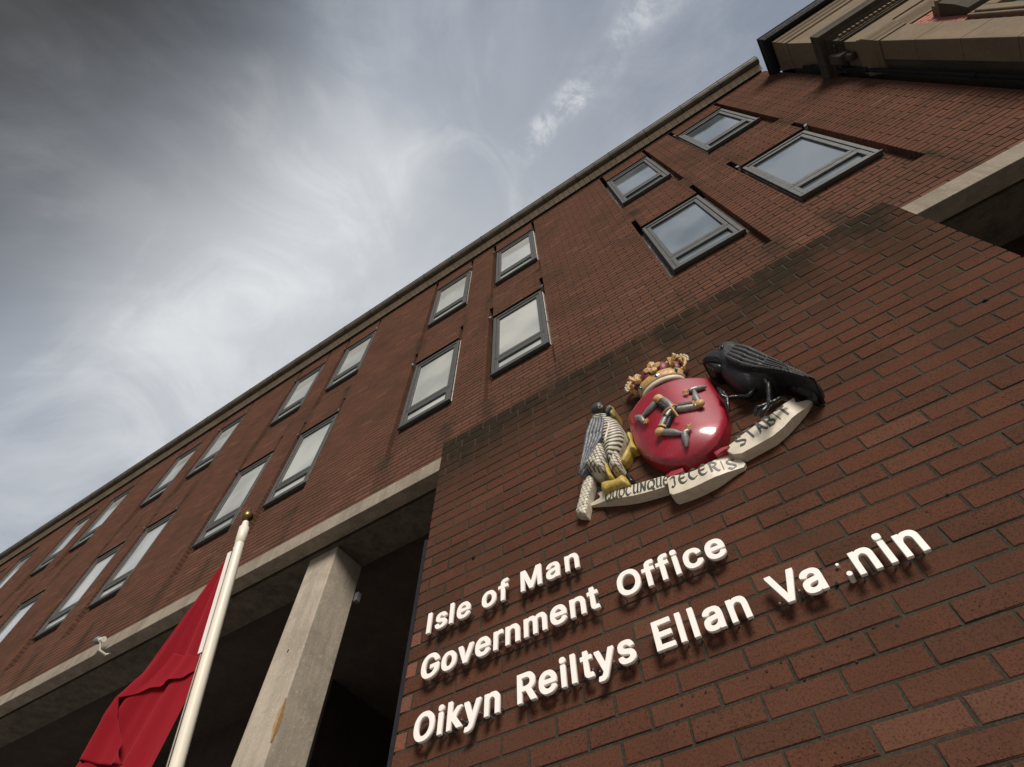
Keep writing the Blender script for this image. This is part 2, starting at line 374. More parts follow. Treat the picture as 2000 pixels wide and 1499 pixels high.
# ------------------------------------------------------------------ setting: ground
def ground():
    b = MB(); b.add([(-600,-600,0),(600,-600,0),(600,600,0),(-600,600,0)], [(0,1,2,3)]); o = b.build('ground', M['asphalt'], fix=False); tag(o, kind='structure')
    b = MB(); b.box(-60, 60, -9, 1.2, 0.0, 0.12); b.v = [(x, y, z + 0.004) for x, y, z in b.v]; o = b.build('pavement', M['paving']); tag(o, kind='structure')
    b = MB(); b.box(-60, 60, 1.2, 14, 0.0, 0.12); b.v = [(x, y, z + 0.004) for x, y, z in b.v]; o = b.build('porch_floor', M['paving']); tag(o, kind='structure')
ground()

# ------------------------------------------------------------------ projecting a point, only to rank bricks by how large they show
RT = Matrix(RM).transposed()
def pix(p):
    c = RT @ (Vector(p) - Vector((0, 0, H)))
    if c.z > -0.05: return None
    k = 1097.9 / -c.z; return (1000 + k*c.x, 749.5 - k*c.y, k)

def split_bricks(items, y, parent, mat, zmin_px=0, limit=300):
    """items: (x0,x1,z0,z1,soot,ydep). The largest in view become parts of their own."""
    seen = []
    for i, it in enumerate(items):
        x0, x1, z0, z1, so_, yd = it
        q = pix(((x0+x1)/2, y, (z0+z1)/2))
        a, b_, c_, d_ = pix((x0, y, z0)), pix((x1, y, z0)), pix((x0, y, z1)), pix((x1, y, z1))
        if q and a and b_ and c_ and d_ and -10 < q[0] < 2010 and -10 < q[1] < 1510:
            area = abs((b_[0]-a[0])*(c_[1]-a[1]) - (b_[1]-a[1])*(c_[0]-a[0])); seen.append((area, i))
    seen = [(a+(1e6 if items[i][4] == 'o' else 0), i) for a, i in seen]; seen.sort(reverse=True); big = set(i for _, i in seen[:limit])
    share = {}
    rest = MB(); soot = []
    for i, (x0, x1, z0, z1, so_, yd) in enumerate(items):
        j = random.uniform(-.0012, .0012)
        if i in big:
            w = round(x1-x0, 3); h = round(z1-z0, 3); dep = round(yd[1]-yd[0], 3)
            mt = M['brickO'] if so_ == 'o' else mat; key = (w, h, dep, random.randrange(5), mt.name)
            if key not in share:
                b = MB(); r = random.Random(str(key)); b.bbox(-w/2, w/2, 0, dep, -h/2, h/2, .0025)
                b.v = [(x + (r.uniform(-.0016, .0016) if k < 12 else 0), yy + (r.uniform(-.0010, .0010) if k >= 8 else 0), z + r.uniform(-.0014, .0014)) for k, (x, yy, z) in enumerate(b.v)]
                share[key] = b.mesh('brick', mt)
            o = place(bpy.data.objects.new('brick', share[key]), parent, ((x0+x1)/2, yd[0]+j, (z0+z1)/2))
        else:
            n0 = len(rest.f); rest.bbox(x0, x1, yd[0]+j, yd[1], z0, z1, .0025)
    if rest.f:
        o = rest.build('brickwork', mat, parent, fix=False); o['kind'] = 'stuff'

# ------------------------------------------------------------------ the lower brick wall that carries the sign
YB = 1.739; XL = 0.073 - 15.5*.1125; XR = 0.073 + 11.5*.1125; ZT = H + 42.5*.075
JB = .0095
def lower_wall():
    root = empty('projecting_brick_wall', ((XL+XR)/2, YB+.5, 0), 'dark red brick wall block projecting under the facade, carrying the lettering and coat of arms', 'wall')
    items = []
    for k in range(-20, 42):
        z0 = H + (k-.5)*.075 + JB/2; z1 = z0 + .075 - JB
        if z1 < .15: continue
        perps = [0.073 + n*.1125 for n in range(-15, 12) if (n % 2) != (k % 2)]
        edges = [XL] + perps + [XR]
        for a, b in zip(edges[:-1], edges[1:]):
            x0 = a + (JB/2 if a != XL else 0); x1 = b - (JB/2 if b != XR else 0)
            if x1-x0 < .03: continue
            warm = 'o' if (a == XL and x1-x0 < .09 and H+.5 < z0 < H+1.75) or (a == XL and abs(z0-H-1.15) < .05) else 0  # edge closers that get the painted warm light
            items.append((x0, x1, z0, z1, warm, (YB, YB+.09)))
    # header course along the top
    z0 = H + 41.5*.075 + JB/2; n = 0; x = XL
    while x < XR - .05:
        items.append((x + (JB/2 if n else 0), min(XR, x+.1125) - JB/2, z0, ZT, 0, (YB, YB+.2))); x += .1125; n += 1
    split_bricks(items, YB, root, M['brickB'])
    b = MB(); b.box(XL+.006, XR-.006, YB+.0034, 2.70, .13, ZT-.012); b.build('mortar', M['mortar'], root)
    # returns and top
    for sx, xx in ((-1, XL), (1, XR)):
        b = MB(); k = 0; z = .15
        kk = -19
        while True:
            z0 = H + (kk-.5)*.075 + JB/2; z1 = z0 + .075 - JB
            if z1 > ZT: break
            kk += 1
            if z0 < .14: continue
            y = YB + .094 + (0 if kk % 2 else .1125)
            while y < 2.70:
                y2 = min(2.70, y+.225-JB); b.box(min(xx, xx-sx*.006+0), max(xx, xx-sx*.006), y+JB/2, y2, z0, z1); y += .225
        o = b.build('return_brickwork', M['brickB'], root, fix=False); o['kind'] = 'stuff'
    # leftovers of earlier signs: plugged drill holes
    r = random.Random(3); b = MB()
    for (x0, z0, n, w) in ((-.62, H+.985, 15, .055), (-.60, H+.93, 12, .06)):
        for i in range(n):
            x = x0 + i*w + r.uniform(-.02, .02); z = z0 + r.uniform(-.012, .012) + i*.0012
            if r.random() < .15: continue
            R_ = r.uniform(.0028, .0045); b.tube([(x, YB-.0012, z), (x, YB+.02, z)], R_, 8)
    for x, z in ((.2, 1.22), (.245, 1.28), (-.09, 1.2), (.42, 1.31), (.5, 1.34), (-.3, 1.24), (.66, 1.2), (-1.2, 2.1), (.62, 1.75)):
        b.tube([(x, YB-.0012, z+H-.02), (x, YB+.02, z+H-.02)], .004, 8)
    o = b.build('drill_hole', M['hole'], root); o['kind'] = 'stuff'
    for x, z in ((-1.338, 1.987), (1.125, 2.065)):
        b = MB(); b.tube([(x, YB-.008, z+H), (x, YB+.01, z+H)], .006, 10); b.tube([(x, YB-.004, z+H), (x, YB+.01, z+H)], .009, 12); b.build('anchor_bolt', M['trim'], root)
    b = MB(); b.box(XL-.030, XL-.004, YB+.006, YB+.06, .15, H+2.30); b.build('edge_trim', M['trim'], root)
    b = MB(); b.box(XR+.004, XR+.026, YB+.07, YB+.12, .15, H+2.66); b.build('edge_trim', M['trim'], root)
    return root
lower_wall()

# ------------------------------------------------------------------ the office building
YA = 2.74; XAL = -27.0; XAR = 3.69; ZB0 = H+4.53; ZB1 = H+4.745; ZE = H+11.47
WIN = []
for k in range(0, 7):
    for x0 in (1.862 - 3.905*k, .414 - 3.905*k + (-.01 if k else 0)):
        for zi, (zb, za) in enumerate(((6.02, 7.71), (9.20, 10.89))): WIN.append((x0, H+zb, H+za, zi))
WW = .83; GR = .072
def office():
    root = empty('office_building', ((XAL+XAR)/2, YA+3, 0), 'long red brick office building with pairs of grey framed windows above a concrete beam', 'building')
    slots = []
    for x0, zb, za, zi in WIN:
        slots.append((x0-GR, x0+WW+GR-.01, zb-.61, zb, 'low')); slots.append((x0-GR, x0, zb, za+.45, 'g'))
        slots.append((x0+WW, x0+WW+GR-.01, zb, za+.45, 'g')); slots.append((x0, x0+WW, zb-.001, za+.012, 'w'))
    items = []; mort = MB(); JA = .010
    k = 63
    z = ZB1
    row = 0
    zs0 = ZB1 + .004
    while zs0 + .065 < ZE:
        z0 = zs0 + JA/2; z1 = z0 + .075 - JA; zc = (z0+z1)/2
        cuts = sorted([(a, b, t) for a, b, c, d, t in slots if c < zc < d])
        spans = []; x = XAL
        for a, b, t in cuts:
            if a > x: spans.append((x, a, 0))
            if t == 'low': spans.append((a, b, 1))
            x = max(x, b)
        spans.append((x, XAR, 0))
        for a, b, rec in spans:
            dy = .075 if rec else 0
            mort.box(a+.003, b-.003, YA+dy+.0045, YA+.112+dy, zs0, zs0+.075)
            off = .07 + (row % 2)*.1125; n = math.floor((a-off)/.225)
            xs = [a]; p = off + (n+1)*.225
            while p < b - .02:
                if p > a + .03: xs.append(p)
                p += .225
            xs.append(b)
            for u, v in zip(xs[:-1], xs[1:]):
                u2 = u + (JA/2 if u != a else 0); v2 = v - (JA/2 if v != b else 0)
                if v2-u2 > .012: items.append((u2, v2, z0, z1, 0, (YA+dy, YA+dy+.108)))
        zs0 += .075; row += 1
    split_bricks(items, YA, root, M['brickA'])
    o = mort.build('mortar', M['mortarA'], root, fix=False)
    b = MB(); b.box(XAL, XAR-.02, YA+.19, 13, ZB1, ZE+.1); b.build('inner_wall', M['core'], root)
    b = MB(); b.box(XAL, XAR, YA-.02, YA+.155, ZB0, ZB1); bevel(b.build('concrete_beam', M['band'], root), .006)
    b = MB(); b.box(XAL, XAR, YA+.155, YA+.19, ZB0+.05, ZB1-.02); b.build('drip_groove', M['core'], root)
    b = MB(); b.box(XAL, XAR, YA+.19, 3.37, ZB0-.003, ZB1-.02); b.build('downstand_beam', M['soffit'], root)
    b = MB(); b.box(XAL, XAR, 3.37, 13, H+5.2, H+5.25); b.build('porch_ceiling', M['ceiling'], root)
    # porch walls
    b = MB(); b.box(XAL, -6.25, 5.05, 5.15, .12, H+5.2); b.box(-6.35, -6.25, 5.15, 9, .12, H+5.2); b.box(-6.25, 4, 9, 9.1, .12, H+5.2); b.box(-1.4, -1.3, 2.96, 9, .12, ZB0-.01)
    b.box(3.6, 3.69, 2.92, 9, .12, ZB0); b.build('porch_wall', M['core'], root)
    b = MB()
    for kk in range(60):
        z0 = .2 + kk*.075
        y = 5.16 + (kk % 2)*.1125
        while y < 8.9: b.box(-6.25, -6.244, y, y+.215, z0, z0+.065); y += .225
    o = b.build('porch_brickwork', M['brickP'], root, fix=False); o['kind'] = 'stuff'
    # glazed screen in the back of the porch
    for i in range(5):
        x = -12.4 + i*1.15
        b = MB(); b.box(x, x+.07, 4.98, 5.05, .15, H+3.9); b.box(x+.07, x+1.15, 4.98, 5.05, H+3.83, H+3.9); b.box(x+.07, x+1.15, 4.98, 5.05, H+2.2, H+2.26)
        f = b.build('screen_frame', M['trim'], root)
        b = MB(); b.box(x+.07, x+1.15, 5.01, 5.02, .15, H+3.83); b.build('pane', M['glass'], f)
    # column
    b = MB(); b.box(-4.625, -4.205, 2.962, 3.375, .124, ZB0-.003)
    colm = bevel(b.build('concrete_column', M['concrete'], root), .012, 3)
    b = MB(); rr = random.Random(9)
    for sgn in (0, 1):
        pts = []
        for i in range(9):
            t = i/8; zz = H+2.44+t*.36; w = .035*math.sin(math.pi*min(1, t*1.0+.02)) + .006
            pts.append((zz, w*(1+rr.uniform(-.2, .2))))
        if sgn == 0: vs = [(-4.205+.0015, 2.962-.0025, z_) for z_, w in pts] + [(-4.205-w, 2.962-.0025, z_) for z_, w in pts]
        else: vs = [(-4.205+.0025, 2.962-.0020, z_) for z_, w in pts] + [(-4.205+.0025, 2.962+w*.7, z_) for z_, w in pts]
        b.add(vs, [(i, i+1, i+10, i+9) for i in range(8)])
    b.build('repair_patch', M['repair'], colm)
    b = MB(); b.ell((-4.42, 2.9625, H+3.32), (.010, .003, .022), 8, 6); b.build('chip', M['hole'], colm)
    # eaves: slot, cream tiles, gutter
    def tile(b, x0, x):
        P_ = [(2.708, ZE-.025), (2.606, ZE+.050), (2.606, ZE+.09), (2.712, ZE+.09)]
        vs = [(xx, y_, z_) for xx in (x0, x) for y_, z_ in P_]
        b.add(vs, [(0, 1, 5, 4), (1, 2, 6, 5), (2, 3, 7, 6), (3, 0, 4, 7), (3, 2, 1, 0), (4, 5, 6, 7)])
    rest = MB(); pitch = .1165; x = XAR; n = 0
    while x > XAL:
        x0 = x-pitch+.006
        if n < 110:
            b = MB(); tile(b, x0, x); b.build('soffit_tile', M['tile'], root, fix=False)
        else: tile(rest, x0, x)
        x -= pitch; n += 1
    o = rest.build('soffit_tile', M['tile'], root, fix=False); o['kind'] = 'stuff'
    b = MB(); b.box(XAL, XAR, 2.60, 3.4, ZE+.062, ZE+.14); b.box(XAL, XAR-.03, YA-.004, 3.2, ZE-.03, ZE+.06); b.build('roof_slab', M['gutter_edge'], root)
    prof = [(2.608, ZE+.035), (2.590, ZE+.012), (2.555, ZE+.000), (2.515, ZE+.010), (2.485, ZE+.045), (2.478, ZE+.10), (2.470, ZE+.105), (2.470, ZE+.125), (2.60, ZE+.125)]
    x = XAR; first = True
    while x > XAL:
        L_ = .745 if not first else .73; first = False
        b = MB(); x0 = max(XAL, x-L_+.006)
        vs = [(xx, y_, z_) for xx in (x0, x) for y_, z_ in prof]; n = len(prof)
        b.add(vs, [(i, i+1, n+i+1, n+i) for i in range(n-1)] + [tuple(range(n)), tuple(range(2*n-1, n-1, -1))])
        b.m = [0]*len(b.m); b.m[5] = b.m[6] = b.m[7] = 1
        g_ = b.build('gutter_length', [M['gutter'], M['gutter_edge']], root)
        x -= L_
        b = MB(); vs = [(xx, (y_-2.55)*1.05+2.55, (z_-ZE-.06)*1.06+ZE+.06) for xx in (x-.008, x+.014) for y_, z_ in prof]
        b.add(vs, [(i, i+1, n+i+1, n+i) for i in range(n-1)] + [tuple(range(n)), tuple(range(2*n-1, n-1, -1))]); b.build('joint_strap', M['gutter_edge'], g_)
        if x-L_ < XAL: break
    # windows
    for wi, (x0, zb, za, zi) in enumerate(WIN):
        rw = random.Random(wi+11)
        y0 = YA+.022; x1 = x0+WW; hgt = za-zb
        def fr(b, a0, a1, c0, c1, w, ya, yb, wt=None, wb=None):
            wt = wt or w; wb = wb or w
            b.box(a0, a0+w, ya, yb, c0, c1); b.box(a1-w, a1, ya, yb, c0, c1)
            b.box(a0+w, a1-w, ya, yb, c1-wt, c1); b.box(a0+w, a1-w, ya, yb, c0, c0+wb)
        b = MB(); fr(b, x0, x1, zb, za+.004, .045, y0, YA+.185); b.box(x0+.045, x1-.045, y0+.012, YA+.18, zb+.305, zb+.365)
        b.box(x0-.006, x1+.006, y0-.012, y0+.03, zb-.022, zb-.002)
        f = bevel(b.build('window', M['frame'], root), .003, 1)
        b = MB(); fr(b, x0+.049, x1-.049, zb+.369, za-.052, .048, y0+.010, y0+.055, wt=.055, wb=.065); bevel(b.build('sash', M['frame'], f), .003, 1)
        b = MB(); fr(b, x0+.049, x1-.049, zb+.049, zb+.301, .048, y0+.006, y0+.055, wt=.032, wb=.04); bevel(b.build('sash', M['frame'], f), .003, 1)
        b = MB(); b.box(x0+.09, x1-.09, y0+.036, y0+.046, zb+.42, za-.10); b.build('pane', M['glass' if x0 > 0 else 'glass_blind'], f)
        b = MB(); b.box(x0+.09, x1-.09, y0+.036, y0+.046, zb+.08, zb+.28); b.build('pane', M['glass' if x0 > 0 else 'glass_blind'], f)
        for sx in (-1, 1):
            b = MB(); gx = x0 if sx < 0 else x1
            a, c = sorted((gx+sx*.003, gx+sx*.010)); b.box(a, c, y0+.03, YA+.17, zb-.02, za+.02)
            a, c = sorted((gx+sx*.010, gx+sx*(GR-.012))); b.box(a, c, YA+.115, YA+.125, zb-.12, za+.03)
            b.v = [(x_+rw.uniform(-.002, .002), y_+rw.uniform(-.003, .003), z_) for x_, y_, z_ in b.v]
            peel = (sx > 0 and x0 < 1.0 and rw.random() < .9) or rw.random() < .25
            b.build('side_flashing', M['peel'] if peel else M['flash'], f)
        for sx in (-1, 1):
            if rw.random() < .7:
                gx = x0-.03 if sx < 0 else x1+.03; b = MB(); pts = [(gx, YA+.05, za+.0), (gx, YA-.01, za+.02), (gx+sx*.015, YA-.02, za+.05), (gx+sx*.03, YA+.0, za+.07)]
                for p0, p1 in zip(pts[:-1], pts[1:]):
                    b.add([(p0[0]-.018, p0[1], p0[2]), (p0[0]+.018, p0[1], p0[2]), (p1[0]+.018, p1[1], p1[2]), (p1[0]-.018, p1[1], p1[2])], [(0, 1, 2, 3)])
                o = b.build('lifted_flashing', M['flash'], f); s_ = o.modifiers.new('thick', 'SOLIDIFY'); s_.thickness = .003
    return root
office()

# ------------------------------------------------------------------ neighbouring stone building
def stone_building():
    X1, Y1 = 3.80, 2.33; XE = 15.0
    root = empty('stone_building', (9, 5, 0), 'old sandstone and pink brick building with dark moulded cornice next door', 'building')
    z0 = lambda z: H + z
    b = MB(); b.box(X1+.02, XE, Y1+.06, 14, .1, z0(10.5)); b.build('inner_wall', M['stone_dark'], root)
    # ashlar pier in courses
    z = .12; i = 0
    while z < z0(7.80):
        zt = min(z0(7.82), z+.72)
        b = MB(); b.box(X1, X1+.31, Y1, Y1+.23, z, zt-.005); bevel(b.build('ashlar_block', M['stone'], root), .004, 1)
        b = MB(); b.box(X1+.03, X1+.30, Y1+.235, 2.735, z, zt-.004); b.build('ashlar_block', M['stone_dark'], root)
        z = zt; i += 1
    def moulding(name, prof, mat, xa=None, xe=XE, yb=2.735, base=0.0):
        xa = X1 if xa is None else xa
        b = MB(); n = len(prof)
        rows = [[(xa-p, yb, z0(z)) for p, z in prof], [(xa-p, Y1+base-p, z0(z)) for p, z in prof], [(xe, Y1+base-p, z0(z)) for p, z in prof]]
        vs = [v for r in rows for v in r]
        b.add(vs, [(r*n+i, r*n+i+1, (r+1)*n+i+1, (r+1)*n+i) for r in range(2) for i in range(n-1)])
        return b.build(name, mat, root)
    moulding('string_course', [(-.02, 7.82), (.012, 7.825), (.012, 7.90), (.030, 7.93), (.030, 7.97), (.055, 8.02), (.065, 8.06), (.065, 8.12), (.035, 8.18), (.035, 8.26), (.01, 8.33), (-.02, 8.335)], M['stone'], xe=X1+.31)
    moulding('string_course', [(-.06, 7.86), (-.03, 7.87), (-.03, 7.93), (-.005, 7.98), (.02, 8.03), (.03, 8.06), (.03, 8.12), (.0, 8.18), (.0, 8.26), (-.02, 8.33), (-.06, 8.335)], M['stone'], xa=X1+.312, yb=Y1+.1)
    moulding('frieze', [(-.03, 8.33), (0, 8.332), (0, 8.66), (-.03, 8.662)], M['stone'])
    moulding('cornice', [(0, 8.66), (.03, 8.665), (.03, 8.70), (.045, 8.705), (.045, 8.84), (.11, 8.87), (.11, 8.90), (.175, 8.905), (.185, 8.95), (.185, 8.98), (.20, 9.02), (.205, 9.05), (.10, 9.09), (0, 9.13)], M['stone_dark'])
    moulding('attic_course', [(-.02, 9.12), (0, 9.125), (0, 9.34), (.02, 9.36), (.02, 9.40), (0, 9.42), (0, 10.38), (.025, 10.40), (.025, 10.50), (.05, 10.53), (.05, 10.60), (.075, 10.63), (.085, 10.68), (.085, 10.74), (0, 10.76)], M['stone'])
    moulding('gutter', [(.085, 10.742), (.12, 10.72), (.17, 10.735), (.20, 10.79), (.205, 10.90), (.215, 10.90), (.215, 10.93), (.05, 10.95), (0, 10.96)], M['pipe'])
    b = MB(); b.box(X1, XE, Y1+.0, 12, z0(10.9), z0(10.955)); b.build('roof_edge', M['pipe'], root)
    # dentils under the cornice
    x = X1+.02; n = 0
    while x < X1+2.6:
        b = MB(); b.box(x, x+.030, Y1-.078, Y1-.044, z0(8.745), z0(8.80)); b.build('dentil', M['stone'], root, fix=False); x += .058
    y = Y1+.0
    while y < 2.65:
        b = MB(); b.box(X1-.078, X1-.044, y, y+.030, z0(8.745), z0(8.80)); b.build('dentil', M['stone_dark'], root, fix=False); y += .058
    b = MB(); b.box(X1-.15, X1-.002, Y1+.10, Y1+.24, z0(8.55), z0(8.86)); b.box(X1-.09, X1-.002, Y1+.12, Y1+.22, z0(8.40), z0(8.55)); bevel(b.build('modillion', M['stone_dark'], root), .03, 2)
    # pink brick field
    b = MB(); row = 0; z = 4.5
    while z < 7.85:
        x = X1+.315 + (0 if row % 2 else .1125); 
        if row % 2 == 0: b.bbox(X1+.315, x-.008, Y1+.045, Y1+.08, z0(z), z0(z)+.063, .002)
        while x < X1+4:
            if not (4.20 < x+.1 and z < 6.96): b.bbox(x, x+.217, Y1+.045, Y1+.08, z0(z), z0(z)+.063, .002)
            x += .225
        z += .073; row += 1
    o = b.build('brickwork', M['pink'], root, fix=False); o['kind'] = 'stuff'
    # window surround and corbel
    b = MB(); b.box(4.205, 4.235, Y1+.0, Y1+.062, z0(4), z0(6.96)); b.box(4.235, 9, Y1+.0, Y1+.062, z0(6.90), z0(6.96)); b.box(4.238, 4.33, Y1-.02, Y1+.062, z0(4), z0(6.895)); b.box(4.33, 9, Y1-.02, Y1+.062, z0(6.72), z0(6.895))
    bevel(b.build('window_surround', M['stone'], root), .006, 1)
    b = MB(); b.box(4.335, 9, Y1+.05, Y1+.07, z0(4), z0(6.72)); b.build('pane', M['glass'], root)
    b = MB(); b.add([(4.28,2.38,z0(7.0)),(4.48,2.38,z0(7.0)),(4.48,2.30,z0(7.04)),(4.28,2.30,z0(7.04)),(4.28,2.38,z0(7.5)),(4.48,2.38,z0(7.5)),(4.48,2.22,z0(7.5)),(4.28,2.22,z0(7.5)),(4.28,2.25,z0(7.25)),(4.48,2.25,z0(7.25))],
      [(0,1,2,3),(3,2,9,8),(8,9,6,7),(7,6,5,4),(0,3,8,7,4),(1,5,6,9,2),(0,4,5,1)]); b.build('corbel', M['stone_dark'], root)
    b = MB(); b.box(4.29, 9, 2.20, 2.375, z0(7.505), z0(7.58)); b.box(4.485, 9, 2.29, 2.375, z0(7.05), z0(7.50)); b.box(4.30, 9, 2.26, 2.375, z0(7.585), z0(7.66)); bevel(b.build('window_hood', M['stone'], root), .01, 2)
    p = MB(); p.tube([(3.738, 2.66, .2), (3.738, 2.66, z0(9.9))], .024, 12); dp = p.build('downpipe', M['pipe'], root)
    for zz in (6.2, 8.1, 9.6):
        p = MB(); p.tube([(3.738, 2.66, z0(zz)), (3.738, 2.66, z0(zz)+.09)], .032, 12); p.build('pipe_collar', M['pipe'], dp)
def mat_pink():
    t = NT('pink_brick'); n = t.noise(6, 5, .6)
    c = t.mix(t.rng(n, .35, .7), (.38, .130, .100), (.28, .105, .080)); c = t.mix(t.rng(t.noise(45, 3), .5, .7, 0, .4), c, (.40, .22, .17)); return t.fin(c, .88, spec=.3)
M['pink'] = mat_pink()
stone_building()

